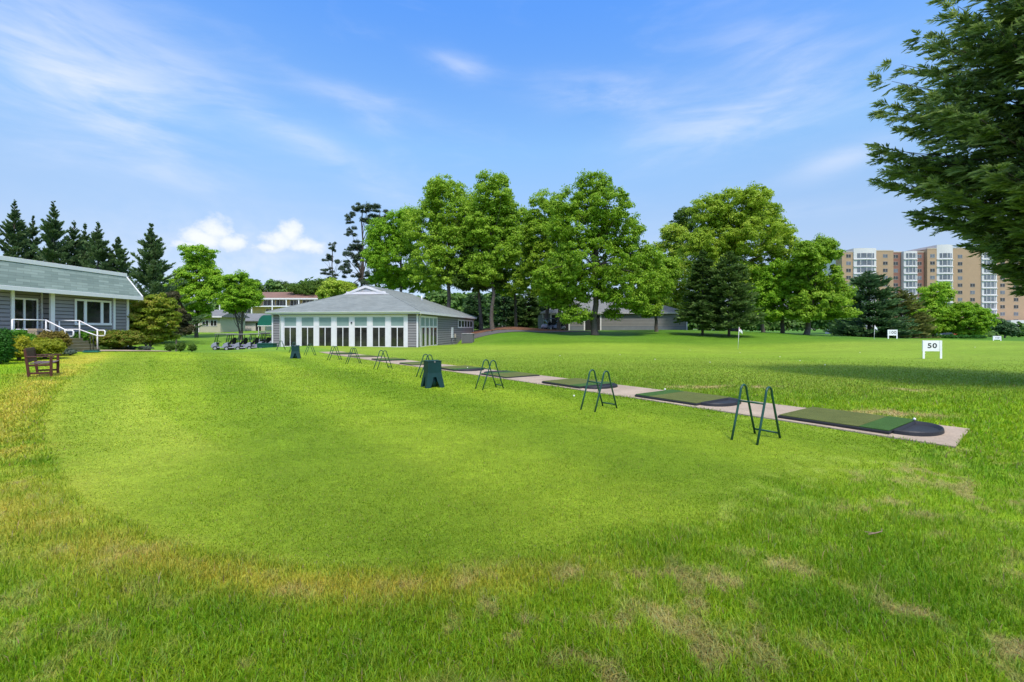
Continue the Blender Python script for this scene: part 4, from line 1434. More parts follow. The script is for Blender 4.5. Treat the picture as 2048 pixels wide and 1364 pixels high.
tree('narrow broadleaf tree with a dark trunk in front of the evergreens', 1032, 86, [(1042, 460, 33, 48), (1037, 520, 35, 45), (1022, 572, 38, 28)], n=17000, tr=.33, group=GA)
tree('broadleaf tree over the left end of the barn', 1094, 76, [(1090, 430, 36, 46), (1070, 472, 35, 42), (1085, 520, 50, 46), (1062, 560, 35, 32), (1100, 585, 40, 22)], n=26000, tr=.36, group=GA)
tree('slim broadleaf tree standing before the barn door openings', 1117, 73, [(1120, 480, 30, 40), (1125, 540, 40, 40), (1118, 590, 34, 24)], n=14000, tr=.34, group=GA)
tree('big spreading oak with a thick trunk in front of the barn', 1190, 62, [(1185, 378, 36, 30), (1140, 412, 42, 36), (1205, 422, 52, 42), (1160, 462, 72, 42), (1240, 472, 52, 42), (1190, 522, 98, 46), (1285, 520, 52, 38), (1130, 560, 72, 40), (1250, 572, 78, 38), (1315, 565, 42, 34), (1180, 592, 48, 20), (1110, 600, 40, 20), (1228, 630, 20, 15), (1148, 633, 36, 20), (1090, 560, 30, 30), (1245, 605, 50, 20), (1275, 618, 28, 16), (1130, 612, 34, 18)], n=60000, clump=1.0, leaf=.31, tr=.46, group=GA, limbs=34, trunk_top=.78)
tree('small broadleaf tree close to the right part of the barn wall', 1313, 71, [(1308, 588, 36, 30), (1298, 620, 30, 18), (1288, 550, 38, 32), (1330, 545, 30, 30)], n=15000, tr=.28, group=GA)
tree('pale yellow-green tree between the oak and the big right-hand tree', 1350, 88, [(1345, 470, 26, 22), (1338, 510, 34, 38), (1352, 560, 40, 44), (1345, 610, 38, 24)], m=LEAFY, n=19000, tr=.28, group=GA)
tree('dark loose tree behind the pale yellow-green one', 1372, 98, [(1368, 440, 30, 24), (1375, 480, 32, 36)], m=LEAFD, n=9000, tr=.3, group=GA, shell=.6)
tree('broad tall light green tree right of centre, crown rounded like a dome', 1470, 77, [(1420, 425, 45, 38), (1475, 420, 60, 44), (1525, 432, 45, 38), (1500, 482, 78, 46), (1560, 490, 38, 42), (1440, 482, 58, 46), (1398, 502, 48, 46), (1500, 395, 40, 22), (1440, 560, 70, 50), (1530, 560, 60, 50)], m=LEAFY, n=60000, tr=.55, group=GA, limbs=34, tb=.42, trunk_top=.75)
tree('bright green tree under the dome-crowned tree, on its right side', 1565, 72, [(1560, 560, 50, 46), (1590, 592, 38, 32), (1525, 595, 55, 36), (1598, 545, 28, 32), (1550, 630, 60, 18)], m=LEAFB, n=26000, tr=.3, group=GA, tb=.42)
tree('open limbed broadleaf tree with a dark trunk, left of the tower block', 1613, 68, [(1645, 505, 42, 28), (1608, 518, 32, 36), (1640, 560, 52, 32), (1690, 592, 34, 24), (1630, 607, 58, 28), (1682, 628, 38, 18), (1603, 630, 34, 18), (1655, 484, 15, 13)], n=30000, tr=.40, group=GA, limbs=22, clump=1.0)
tree('dark trunked tree standing behind the two small spruces', 1527, 92, [(1500, 600, 40, 30), (1540, 590, 35, 30)], m=LEAFD, n=9000, tr=.42, group=GA)
tree('bright lime tree in front of the tower block', 1868, 95, [(1866, 592, 31, 27), (1850, 625, 38, 28), (1890, 637, 28, 27), (1836, 650, 24, 18), (1862, 655, 34, 16)], m=LEAFB, n=22000, clump=1.1, leaf=.36, tr=.3, tb=.55)
tree('dense round dark-centred tree at the right, shaped like a ball', 1938, 92, [(1938, 643, 44, 36), (1936, 630, 33, 26)], m=LEAFB, n=20000, clump=.85, leaf=.33, tr=.28, tb=.33, shell=.7, trunk_top=.5)
tree('small grey-green spreading tree before the white podium wall', 2010, 97, [(2005, 655, 22, 12), (2020, 662, 20, 11), (1998, 645, 12, 8)], m=PINEG, n=6000, clump=.7, leaf=.3, tr=.18, trunk_top=.5)
tree('bright green tree with a tall loose top behind the golf carts, left', 393, 72, [(392, 507, 38, 19), (390, 528, 30, 18), (392, 558, 48, 38), (395, 596, 48, 28), (398, 625, 34, 16), (365, 575, 28, 28), (425, 570, 22, 28)], m=LEAFB, n=26000, clump=.9, leaf=.3, tr=.26, group='multi-stemmed trees by the golf carts', limbs=18, stems=2)
tree('vase-shaped green tree with many pale stems directly above the golf carts', 482, 67, [(480, 568, 36, 26), (485, 598, 38, 24), (468, 618, 24, 14), (508, 597, 18, 20), (455, 600, 18, 20)], m=LEAFB, n=17000, clump=.8, leaf=.28, tr=.13, group='multi-stemmed trees by the golf carts', limbs=12, stems=4, tb=.4, trunk_top=.7)
tree('pale flowering shrub tree behind the left slope of the pavilion roof', 672, 80, [(680, 578, 34, 18), (655, 592, 26, 16), (700, 590, 20, 18)], m=LEAFY, n=9000, tr=.16)
tree('dull green tree on the skyline between the red-brown roof and the thin pine', 628, 128, [(622, 574, 26, 14), (650, 570, 24, 16), (600, 580, 22, 12), (640, 585, 36, 14)], m=LEAFD, n=9000, tr=.3)
tree('low dull tree on the skyline above the brown-red roof, right of the golf cart trees', 560, 150, [(555, 572, 26, 12), (585, 574, 20, 10), (530, 578, 18, 10), (560, 588, 40, 12)], m=LEAFD, n=7000, tr=.3)
tree('small dark bronze-leaved tree between the japanese maple and the green tree', 352, 45, [(350, 608, 13, 26), (360, 640, 17, 22), (366, 660, 16, 14)], m=foliage('bronze_leaf', (.03, .035, .012), (.07, .07, .026), (.15, .11, .045)), n=9000, clump=.55, leaf=.22, tr=.1, trunk_top=.6)
tree('feathery green and orange japanese maple at the clubhouse end', 296, 31, [(290, 642, 52, 34), (312, 612, 34, 24), (258, 655, 34, 28), (300, 674, 44, 16), (330, 642, 22, 26), (280, 610, 20, 18)],
     m=foliage('maple_leaf', (.15, .225, .012), (.265, .35, .025), (.43, .33, .06)), n=26000, clump=.42, leaf=.13, tr=.05, trunk_top=.45, stems=5, limbs=8, cat='small tree', flat=.65, ctv=.2)

# tall sparse pines behind the pavilion
GP = 'sparse pines left of the broadleaf trees'
tree('tall sparse dark pine with a broken top, left of the broadleaf trees', 724, 88, [(712, 420, 17, 9), (748, 424, 24, 13), (736, 448, 22, 11), (702, 440, 10, 8), (700, 465, 15, 8), (712, 490, 22, 9), (702, 520, 22, 11), (728, 512, 18, 10), (694, 545, 16, 8), (725, 560, 25, 12), (706, 582, 18, 10)], m=PINE, n=11000, clump=.75, leaf=.42, aspect=.25, tr=.3, group=GP, bark=BARKP, trunk_top=.97, shell=.2, limbs=24, name='pine_tree')
tree('second sparse pine just right of the broken-topped one', 748, 92, [(762, 432, 18, 10), (750, 470, 16, 10), (742, 520, 16, 10), (755, 550, 18, 10)], m=PINE, n=4500, clump=.75, leaf=.42, aspect=.25, tr=.26, group=GP, bark=BARKP, trunk_top=.97, shell=.2, limbs=14, name='pine_tree')
tree('short thin pine left of the tall ones, above the far wood', 668, 92, [(664, 493, 8, 8), (655, 518, 14, 7), (681, 528, 12, 7), (653, 545, 15, 7), (692, 534, 12, 5), (666, 560, 12, 9)], m=PINE, n=3600, clump=.6, leaf=.4, aspect=.25, tr=.2, group=GP, bark=BARKP, trunk_top=.98, shell=.2, limbs=12, name='pine_tree')


def conifer(label, px, ytop, hw, Y, m=CONI, nb=150, per=46, name='conifer', group=None, leaf=.55, wid=.17, upsw=.25, z0f=.06, pw=.85, bark=BARKP, tr=.22, ragged=.25, flatten=.25, tb=.45, tight=1.0):
    base = gp(px, Y); org = np.array((base.x, base.y, base.z - .05))
    H = at(px, ytop, Y).z - org[2]; Rm = hw * Y / F
    t = thing(name, label, 'evergreen tree', tuple(org), 0, group)
    u = RNG.random(nb) ** 1.4
    z = H * (z0f + (1 - z0f) * u) * .99
    Lb = Rm * (1 - u) ** pw * RNG.uniform(1 - ragged, 1 + ragged * .5, nb) + .03 * Rm
    az = RNG.uniform(0, 2 * np.pi, nb)
    up = upsw * (.5 + u) + RNG.normal(0, .08, nb)
    dirs = unit(np.stack([np.cos(az), np.sin(az), up], 1))
    q = RNG.uniform(.12, 1.0, (nb, per)) ** .75
    P0 = np.zeros((nb, per, 3)); P0[:, :, 2] = z[:, None]
    P0 += dirs[:, None, :] * (q * Lb[:, None])[..., None]
    lat = np.stack([-np.sin(az), np.cos(az), 0 * az], 1)
    spread = (1.02 - q * .75) * np.minimum(Lb, 1.9)[:, None] * .34 * tight
    lr = RNG.uniform(-1, 1, (nb, per))
    P0 += lat[:, None, :] * (lr * spread)[..., None]
    P0[:, :, 2] += RNG.normal(0, flatten, (nb, per)) * .5 * np.clip(Lb / 2, .2, 1)[:, None] * (1.1 - q) - .06 * q * Lb[:, None]
    ax = unit(dirs[:, None, :] * .8 + lat[:, None, :] * (lr * .9)[..., None] + RNG.normal(0, .22, (nb, per, 3)) + np.array((0, 0, .12)))
    nr = unit(np.array((0, 0, .6)) + RNG.normal(0, .5, (nb, per, 3)) + dirs[:, None, :] * .6)
    N = nb * per
    bt = RNG.normal(0, .14, nb)
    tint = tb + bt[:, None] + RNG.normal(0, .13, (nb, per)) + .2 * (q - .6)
    # leader
    L = leaf * RNG.uniform(.6, 1.3, N) * np.clip(Rm / 3, .55, 1.1) * np.repeat(np.clip((1 - u) * 5, .4, 1), per)
    k = 70
    lz = H * (1 - .10 * RNG.random(k) ** 1.3)
    la = RNG.uniform(0, 2 * np.pi, k)
    lp = np.stack([np.cos(la) * .04, np.sin(la) * .04, lz], 1)
    lax = unit(np.stack([np.cos(la) * .55, np.sin(la) * .55, np.full(k, .9)], 1))
    lnr = unit(np.stack([np.cos(la), np.sin(la), np.full(k, .2)], 1))
    P0 = np.concatenate([P0.reshape(-1, 3), lp]); ax = np.concatenate([ax.reshape(-1, 3), lax]); nr = np.concatenate([nr.reshape(-1, 3), lnr])
    L = np.concatenate([L, leaf * (.35 + 5.0 * (1 - lz / H))]); tint = np.concatenate([tint.ravel(), np.full(k, tb)])
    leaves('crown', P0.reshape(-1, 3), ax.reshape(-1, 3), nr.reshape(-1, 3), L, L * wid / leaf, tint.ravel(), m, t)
    b = MB(); b.tube([(0, 0, -.1), (0, 0, H * .3), (0, 0, H * .98)], [tr * 1.2, tr * .8, .02], 8)
    k = 0
    for i in RNG.permutation(nb)[:36]:
        e = np.array((0, 0, z[i])) + dirs[i] * Lb[i] * .75
        b.tube([(0, 0, z[i]), tuple(e)], [tr * .22, .01], 5)
    b.build('trunk', bark, t, smooth=True)
    return t


GC = 'evergreens behind the clubhouse roof'
for (px, yt, hw, Y, lab) in ((-30, 425, 55, 60, 'evergreen at the very left edge behind the clubhouse roof'), (29, 400, 46, 62, 'tall pointed evergreen, second from the left behind the clubhouse roof'), (66, 432, 38, 65, 'shorter evergreen between the two tallest behind the clubhouse roof'),
                             (107, 402, 46, 61, 'tall slim-topped evergreen above the middle of the clubhouse roof'), (148, 441, 42, 64, 'evergreen right of the slim-topped tall one behind the roof'), (170, 446, 34, 68, 'evergreen hidden between neighbours above the shingled roof'),
                             (196, 444, 44, 62, 'pointed evergreen above the right half of the clubhouse roof'), (236, 474, 44, 63, 'lowest sloping evergreen near the right end of the clubhouse roof')):
    conifer(lab, px, yt, hw * 2.0, Y, nb=240, per=100, group=GC, upsw=.95, leaf=.40, ragged=.6, pw=1.1, z0f=.0, tight=.36, wid=.13)
conifer('separate large pointed evergreen just past the clubhouse roof end', 302, 448, 96, 56, nb=260, per=115, upsw=.85, leaf=.42, ragged=.6, pw=1.05, z0f=0, tight=.36, wid=.13)
GS = 'small dark spruces in front of the barn end'
conifer('slim dark spruce with a bare lower trunk right of the barn', 1405, 500, 50, 62, m=CONID, nb=230, per=56, group=GS, upsw=.25, z0f=.17, tr=.16, leaf=.5, ragged=.25, bark=BARK)
conifer('wide dark spruce in front of the dome-crowned tree', 1458, 505, 62, 60, m=CONID, nb=270, per=60, group=GS, upsw=.35, z0f=.1, tr=.16, leaf=.5, pw=.6, bark=BARK, tb=.55)
conifer('broad dark pine in front of the tower block, behind the small white flag', 1738, 543, 66, 86, m=PINEG, nb=240, per=60, upsw=.3, leaf=.8, wid=.22, pw=.55, z0f=.0, tr=.3)
conifer('brownish low evergreen between the dark pine and the lime tree', 1803, 580, 52, 90, m=BRNC, nb=190, per=50, upsw=.3, leaf=.75, wid=.2, pw=.6, z0f=.0, tr=.2)
GE = 'dark evergreens behind the bare trunks'
for (px, yt, hw, Y, lab) in ((1008, 560, 40, 104, 'drooping evergreen seen between the pale trunk and the dark trunk'), (1052, 575, 36, 102, 'dark evergreen just right of the dark trunk'), (1078, 560, 40, 106, 'dark evergreen left of the barn'),
                             (950, 580, 34, 108, 'evergreen behind the far corner of the pavilion')):
    conifer(lab, px, yt, hw, Y, m=PINEG if px < 1030 else CONID, nb=150, per=50, group=GE, upsw=.0, leaf=.9, wid=.26, pw=.5, z0f=.0)

# the big evergreen close by on the right
def big_conifer():
    bx, by = 16.6, 12.9
    org = np.array((bx, by, hz(bx, by) - .05))
    t = thing('evergreen_tree', 'large near evergreen with feathery dark branches at the right edge', 'evergreen tree', tuple(org))
    prof = np.array([(1.3, .2), (1.9, .55), (2.4, .95), (3.5, 1.6), (4.45, 2.4), (5.3, 3.1), (6.4, 4.0), (7.5, 3.9), (8.9, 3.95), (10.3, 3.8), (11.6, 2.9), (12.7, 1.5), (13.4, .1)])
    H = 13.6
    nb = 600
    zz = 1.4 + (13.1 - 1.4) * RNG.random(nb) ** 1.05
    az = RNG.uniform(0, 2 * np.pi, nb)
    Lb = 1.17 * np.interp(zz, prof[:, 0], prof[:, 1]) * RNG.uniform(.72, 1.1, nb)
    up = np.interp(zz, (1.2, 4, 8, 16), (-.20, .02, .16, .7)) + RNG.normal(0, .07, nb)
    hd = np.stack([np.cos(az), np.sin(az), 0 * az], 1); lat = np.stack([-np.sin(az), np.cos(az), 0 * az], 1)
    # start lower on the trunk when the branch climbs, so that tips land on the outline
    zs = zz - up * Lb
    P = []; A = []; Nn = []; Ln = []; T = []
    b = MB()
    b.tube([(0, 0, -.1), (0, 0, 4), (0, 0, 9), (0, 0, 13.1)], [.34, .26, .16, .03], 12)
    for i in range(nb):
        L = Lb[i]
        facing = (-hd[i][0] * .8 - hd[i][1] * .35)      # towards the lawn
        ntw = int((40 if facing > -.25 else 18) * max(.35, L / 5))
        f = RNG.uniform(.22, 1.0, ntw) ** .8
        sag = -.10 * L * np.sin(f * np.pi) + .12 * L * (f ** 3) * .4
        cen = hd[i] * (f * L)[:, None] + np.array((0, 0, 1.0)) * (zs[i] + up[i] * L * f + sag)[:, None]
        sd = RNG.choice((-1, 1), ntw)
        tl = (.25 + .75 * (1 - f)) * np.clip(L / 4, .4, 1.0) * .85 * RNG.uniform(.55, 1.15, ntw) + .18
        td = unit(hd[i] * (.75 + .2 * RNG.random((ntw, 1))) + lat[i] * (sd * RNG.uniform(.25, 1.0, ntw))[:, None] + np.array((0, 0, 1)) * RNG.normal(.12, .22, (ntw, 1)))
        b.tube([tuple(hd[i] * .1 + np.array((0, 0, zs[i]))), tuple(hd[i] * L * .5 + np.array((0, 0, zs[i] + up[i] * L * .5 - .1 * L))), tuple(hd[i] * L * .93 + np.array((0, 0, zs[i] + up[i] * L * .93 + .03 * L)))], [.035 + .006 * L, .022, .006], 5)
        nl = 24
        g = np.linspace(.08, 1.0, nl)[None, :] + RNG.normal(0, .03, (ntw, nl))
        side2 = np.where(np.arange(nl) % 2 == 0, 1, -1)[None, :] * np.ones((ntw, 1))
        tn = unit(np.cross(td, lat[i] * .4 + RNG.normal(0, .35, (ntw, 3)) + np.array((0, 0, .2)))); 
        upv = np.array((0, 0, 1.0))
        tside = unit(np.cross(td, upv + RNG.normal(0, .35, (ntw, 3))))
        p = cen[:, None, :] + td[:, None, :] * (g * tl[:, None])[..., None]
        p = p + np.array((0, 0, -.10)) * ((g ** 2) * tl[:, None])[..., None]
        ax = unit(td[:, None, :] * .9 + tside[:, None, :] * (side2 * RNG.uniform(.25, .8, (ntw, nl)))[..., None] + RNG.normal(0, .16, (ntw, nl, 3)))
        nn = unit(upv * .4 + RNG.normal(0, .5, (ntw, nl, 3)) + hd[i] * .75)
        P.append(p.reshape(-1, 3)); A.append(ax.reshape(-1, 3)); Nn.append(nn.reshape(-1, 3))
        Ln.append((RNG.uniform(.13, .27, (ntw, nl)) * np.clip(1.15 - .35 * g, .6, 1.1)).ravel())
        bt = RNG.normal(0, .10)
        T.append((.48 + bt + RNG.normal(0, .09, (ntw, 1)) + .34 * (g - .45) + .15 * (f[:, None] - .6) + RNG.normal(0, .08, (ntw, nl))).ravel())
    P = np.concatenate(P); A = np.concatenate(A); Nn = np.concatenate(Nn); Ln = np.concatenate(Ln); T = np.concatenate(T)
    leaves('crown', P, A, Nn, Ln, Ln * .23, T, BIGC, t, mid=.45)
    b.build('trunk', BARKP, t, smooth=True)


big_conifer()

# ------------------------------------------------------------------ shrubs
def shrub(label, px, py, rx, ry, Y, m, n=5000, leaf=.09, name='shrub', group=None, lobes=None, clump=.22, cat='shrub'):
    s = Y / F
    base = gp(px, Y)
    org = np.array((base.x, base.y, base.z - .02))
    c = at(px, py, Y)
    W = []
    top = c.z + ry * s
    cz = (top + base.z) / 2
    rz = max((top - base.z) / 2, ry * s * .6)
    if lobes is None:
        W = [(c.x, Y, cz, rx * s, rx * s * .9, rz)]
        for k in range(4):
            a = RNG.uniform(0, 6.28)
            W.append((c.x + math.cos(a) * rx * s * .35, Y + math.sin(a) * rx * s * .35, cz + RNG.uniform(-.1, .12) * rz, rx * s * .62, rx * s * .55, rz * .82))
    t = thing(name, label, cat, tuple(org), 0, group)
    cloud('foliage', W, n, clump, leaf, m, t, org, shell=.78, flat=.85, ctv=.13, up=.45)
    b = MB()
    for k in range(6):
        a = k * 1.05
        b.tube([(0, 0, 0), (math.cos(a) * rx * s * .45, math.sin(a) * rx * s * .4, rz * 1.2)], [.03, .008], 5)
    b.build('stem', BARK, t)
    return t


GOLD = foliage('golden_leaf', (.16, .20, .010), (.36, .37, .018), (.55, .50, .03))
GOLD2 = foliage('golden_green_leaf', (.14, .19, .010), (.29, .34, .018), (.48, .45, .04))
REDM = foliage('reddish_leaf', (.10, .09, .014), (.23, .18, .035), (.34, .29, .05))
HEDGE = foliage('hedge_leaf', (.06, .17, .010), (.11, .29, .016), (.18, .40, .03))
HEDGR = foliage('red_tipped_leaf', (.09, .17, .012), (.18, .25, .02), (.36, .22, .05))
LAVE = foliage('grey_green_leaf', (.06, .09, .06), (.12, .17, .12), (.22, .27, .21))
DKSH = foliage('deep_green_leaf', (.018, .075, .008), (.04, .15, .014), (.07, .23, .025))
shrub('tall deep green clipped shrub cut by the left edge of the photo', 0, 690, 22, 32, 17.5, DKSH, 9000, .07)
shrub('yellow-green rounded shrub behind the bench back', 38, 697, 26, 24, 19, GOLD, 9000, .07)
shrub('low golden clipped mound just behind the bench', 90, 695, 30, 18, 20, GOLD2, 9000, .07)
shrub('reddish-brown mound in front of the left handrail', 108, 680, 28, 18, 22, REDM, 7000, .08)
shrub('flat green hedge below the porch, left of the tan bin', 40, 672, 30, 12, 20.6, HEDGE, 7000, .07)
shrub('green hedge behind the right handrail, under the three-part window', 168, 672, 34, 12, 26.6, HEDGE, 7000, .08)
shrub('large wide hedge mound with red tips, right of the steps', 236, 681, 46, 22, 27, HEDGR, 14000, .09)
for (px, py, rx, ry, Y, lab) in ((122, 702, 9, 6, 21.5, 'grey-green tuft at the left foot of the steps'), (140, 704, 8, 4, 21.8, 'small grey-green tuft nearest the steps'),
                                 (205, 698, 9, 4, 26, 'green tuft just right of the handrail foot'), (236, 699, 10, 3.5, 27.2, 'grey-green tuft left of centre under the red-tipped hedge'), (262, 698, 10, 3.5, 28, 'grey-green tuft under the right end of the red-tipped hedge'), (290, 697, 11, 3.5, 29, 'grey-green tuft below the japanese maple'),
                                 (340, 692, 9, 4, 38, 'dark low plant left in the far lawn bed'), (361, 690, 9, 5.5, 38, 'leafy low plant in the middle of the far lawn bed'), (384, 692, 8, 4, 38, 'leafy low plant at the right of the far lawn bed')):
    shrub(lab, px, py, rx, ry, Y, LAVE if px < 300 and px != 205 else LEAFD, 1500, .09, 'border_plant', 'low plants edging the lawn', clump=.14, cat='plant')
shrub('dark low hedge at the far edge of the range, left of the 150 sign', 1925, 676, 40, 4, 88, DKSH, 4000, .25, clump=.5)

# a far wood seen as one mass behind everything
def far_wood():
    L = []
    rng = random.Random(4)
    for (p0, p1, Y, yt, yb, step) in ((520, 720, 150, 568, 640, 11), (700, 1000, 140, 585, 660, 14), (1000, 1420, 125, 600, 650, 15), (1380, 1730, 118, 628, 665, 13), (1700, 1990, 125, 655, 676, 14), (330, 540, 170, 600, 640, 12)):
        px = p0
        while px < p1:
            y_ = yt + rng.uniform(-7, 12) - (10 if 600 < px < 690 else 0)
            s = Y / F
            c = at(px, (y_ + yb) / 2, Y)
            L.append((c.x, Y + rng.uniform(-6, 6), c.z, 16 * s, 16 * s, (yb - y_) / 2 * s))
            px += step * rng.uniform(.8, 1.2)
    o, _ = cloud('distant_wood', L, 75000, 1.9, 1.15, WOODF, None, (0, 0, 0), shell=.6, ctv=.2)
    o['kind'] = 'stuff'; o['label'] = 'distant wood of mixed green trees behind the buildings'


far_wood()

# ------------------------------------------------------------------ cart barn
def barn():
    Y = 81
    x0, x1 = (1085 - CX) / F * Y, (1374 - CX) / F * Y
    zg = 1.32
    t = thing('cart_barn', 'long low grey barn with a dark hipped roof behind the oak', 'barn', ((x0 + x1) / 2, Y, zg))
    h = (x1 - x0) / 2; D = 14; Z = 3.05
    b = MB()
    b.box(-h + .02, h - .02, .03, D, -.5, Z)
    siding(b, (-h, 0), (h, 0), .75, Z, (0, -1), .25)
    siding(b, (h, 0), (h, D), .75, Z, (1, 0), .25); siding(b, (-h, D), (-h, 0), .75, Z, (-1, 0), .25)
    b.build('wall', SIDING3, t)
    MB().box(-h + .0, h - .0, -.06, .029, -.5, .745).build('plinth', mat('blue_grey_plinth', (.155, .165, .19), .8, .15, 1), t)
    ov = .5; ze = Z + .12; hr = 5.2; dy = D / 2
    b = MB()
    A = (-h - ov, -ov, ze); B_ = (h + ov, -ov, ze); C_ = (h + ov, D + ov, ze); D_ = (-h - ov, D + ov, ze); E = (-h + 7.5, dy, ze + 3.2); F_ = (h - 7.5, dy, ze + 3.2)
    b.poly(A, B_, F_, E); b.poly(B_, C_, F_); b.poly(C_, D_, E, F_); b.poly(D_, A, E); b.poly(A, D_, C_, B_)
    rf = b.build('roof', BARNROOF, t)
    MB().box(-h - ov, h + ov, -ov - .03, -ov + .03, ze - .2, ze - .004).build('fascia', mat('grey_fascia', (.45, .45, .46), .6, .05), t)
    for (p0, p1) in ((1103, 1137), (1170, 1200)):
        a = (p0 - CX) / F * Y - (x0 + x1) / 2; c = (p1 - CX) / F * Y - (x0 + x1) / 2
        f = MB().box(a - .22, a, -.10, -.03, 0, 2.75).box(c, c + .22, -.10, -.03, 0, 2.75).box(a - .22, c + .22, -.10, -.03, 2.751, 2.95).build('door_opening', TRIM, t)
        MB().box(a + .001, c - .001, -.075, -.061, -.1, 2.75).build('dark_interior', DARKROOM, f)
    for xx in (-h + .075, h - .05):
        MB().box(xx - .08, xx + .08, -.1, -.02, 0, Z - .09).build('corner_board', TRIM, t)
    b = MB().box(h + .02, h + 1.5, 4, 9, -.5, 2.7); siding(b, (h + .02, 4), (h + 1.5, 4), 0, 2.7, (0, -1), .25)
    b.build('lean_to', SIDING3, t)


barn()

# ------------------------------------------------------------------ houses on the left
def windows(parent, x, y, z0, z1, w, n=2, nrm=-1, frame=TRIM):
    """A framed window on a wall that faces -y."""
    f = MB(); a = .08
    f.box(x - w / 2, x + w / 2, y - .06, y - .02, z1 - a, z1).box(x - w / 2, x + w / 2, y - .06, y - .02, z0, z0 + a)
    for k in range(n + 1):
        xx = x - w / 2 + a / 2 + (w - a) * k / n
        f.box(xx - a / 2, xx + a / 2, y - .06, y - .02, z0 + a + .001, z1 - a - .001)
    o = f.build('window', frame, parent)
    MB().box(x - w / 2 + a * .5, x + w / 2 - a * .5, y - .035, y - .019, z0 + a * .5, z1 - a * .5).build('pane', DARKGLASS, o)
    return o


def cream_house():
    Y = 86
    X = lambda px: (px - CX) / F * Y
    xa, xb = X(338), X(441); zg = hz((xa + xb) / 2, Y) - .1
    t = thing('cream_house', 'cream house with white framed windows behind the multi-stemmed tree', 'house', ((xa + xb) / 2, Y, zg))
    h = (xb - xa) / 2; Z = EYE + (CY - 634) / F * Y - zg
    b = MB().box(-h, h, 0, 8, -.6, Z)
    b.build('wall', mat('cream_wall', (.47, .43, .33), .75, .06, .7), t)
    b = MB(); o = .6
    b.prism([(-o, Z - .02), (8 + o, Z - .02), (8 + o, Z + .12), (4, Z + 1.55), (-o, Z + .12)], -h - o, h + o, 'x')
    b.build('roof', BARNROOF, t)
    MB().box(-h - o - .02, h + o + .02, -o - .05, -o - .001, Z - .1, Z + .14).build('fascia', WHITE, t)
    c = -(xa + xb) / 2
    for px, w in ((381.5, 1.6), (411, 1.3), (427.5, 1.3)):
        windows(t, X(px) + c, 0, EYE + (CY - 652.5) / F * Y - zg, EYE + (CY - 640) / F * Y - zg, w)
    MB().tube([(X(398.5) + c, -.1, 0), (X(398.5) + c, -.1, Z)], .08, 8).build('downspout', WHITE, t)


cream_house()


def garages():
    Y = 96
    X = lambda px: (px - CX) / F * Y
    xa, xb = X(446), X(530); zg = hz((xa + xb) / 2, Y) - .1
    t = thing('garage_block', 'low garage block with pale doors and a plain grey roof behind the carts', 'garage', ((xa + xb) / 2, Y, zg))
    h = (xb - xa) / 2; c = -(xa + xb) / 2
    Z = EYE + (CY - 643) / F * Y - zg
    MB().box(-h, h, 0, 7, -.6, Z).build('wall', mat('garage_beige', (.45, .40, .34), .75, .06, .7), t)
    zr = EYE + (CY - 627) / F * (Y + 4) - zg
    MB().prism([(-.6, Z - .0), (7.6, Z), (7.6, Z + .1), (4, zr), (-.6, Z + .15)], -h - .4, h + .4, 'x').build('roof', BARNROOF, t)
    for p0, p1 in ((448, 474), (486, 511)):
        MB().box(X(p0) + c, X(p1) + c, -.05, -.001, -.1, Z - .35).build('garage_door', mat('pale_door', (.58, .53, .48), .6, .04), t)
    for p0, p1 in ((475.5, 485), (512, 522)):
        MB().box(X(p0) + c, X(p1) + c, -.05, -.001, -.1, Z - .3).build('entrance', DARKROOM, t)


garages()


def awning():
    Y = 78
    X = lambda px: (px - CX) / F * Y
    g = Vector((X(537), Y, hz(X(537), Y)))
    t = thing('entrance_canopy', 'rounded green fabric canopy beside the left corner of the pavilion', 'canopy', g)
    r = 14 * Y / F
    za = EYE + (CY - 651) / F * Y - g.z
    n = 12
    prof = [(-r * math.cos(math.pi / 2 * k / n), za + 1.75 * math.sin(math.pi / 2 * k / n)) for k in range(n + 1)]
    prof += [(r * 1.6, za + 1.75), (r * 1.6, za)]
    MB().prism(prof, -1.2, 1.2, 'y').build('cover', AWNING, t)
    for x in (-r + .1, r * 1.5):
        for y in (-1.1, 1.1):
            MB().tube([(x, y, -.05), (x, y, za + .02)], .06, 8).build('post', WHITE, t)
    MB().box(-r - .05, r * 1.6, -1.25, 1.25, za - .12, za - .001).build('frame', WHITE, t)


awning()


def red_roof():
    Y = 122
    X = lambda px: (px - CX) / F * Y
    xa, xb = X(440), X(632); zg = 2.0
    t = thing('apartment_house', 'apartment house with a brown-red roof and white balconies, far left', 'apartment house', ((xa + xb) / 2, Y, zg))
    h = (xb - xa) / 2; c = -(xa + xb) / 2
    zz = lambda y: EYE + (CY - y) / F * Y - zg
    MB().box(-h, h, 1.5, 12, -2, zz(597)).build('wall', YELBR, t)
    rf = MB().prism([(-.2, zz(597)), (13, zz(597)), (13, zz(596)), (7, zz(580)), (-.2, zz(596))], -h - .6, h + .6, 'x').build('roof', REDROOF, t)
    MB().box(X(624) + c, X(634) + c, 5, 7, zz(594), zz(580)).build('chimney', WHITE, rf)
    MB().box(-h - .62, h + .62, -.28, -.201, zz(599), zz(596)).build('fascia', TRIM, t)
    for px0, px1 in ((450, 470), (478, 500), (521, 544), (546.5, 568), (575, 595), (600, 622)):
        w = (px1 - px0) / F * Y
        windows(t, X((px0 + px1) / 2) + c, 1.5, zz(611), zz(599), w, 3)
        windows(t, X((px0 + px1) / 2) + c, 1.5, zz(626), zz(617), w * .6, 2)
    MB().box(-h, h, -.1, 1.47, zz(613.5), zz(611.5)).build('balcony', WHITE, t)
    for px in (440, 473, 504, 545, 573, 598, 630):
        MB().box(X(px) + c - .14, X(px) + c + .14, -.16, -.101, -2, zz(597.2)).build('balcony_post', WHITE, t)


red_roof()

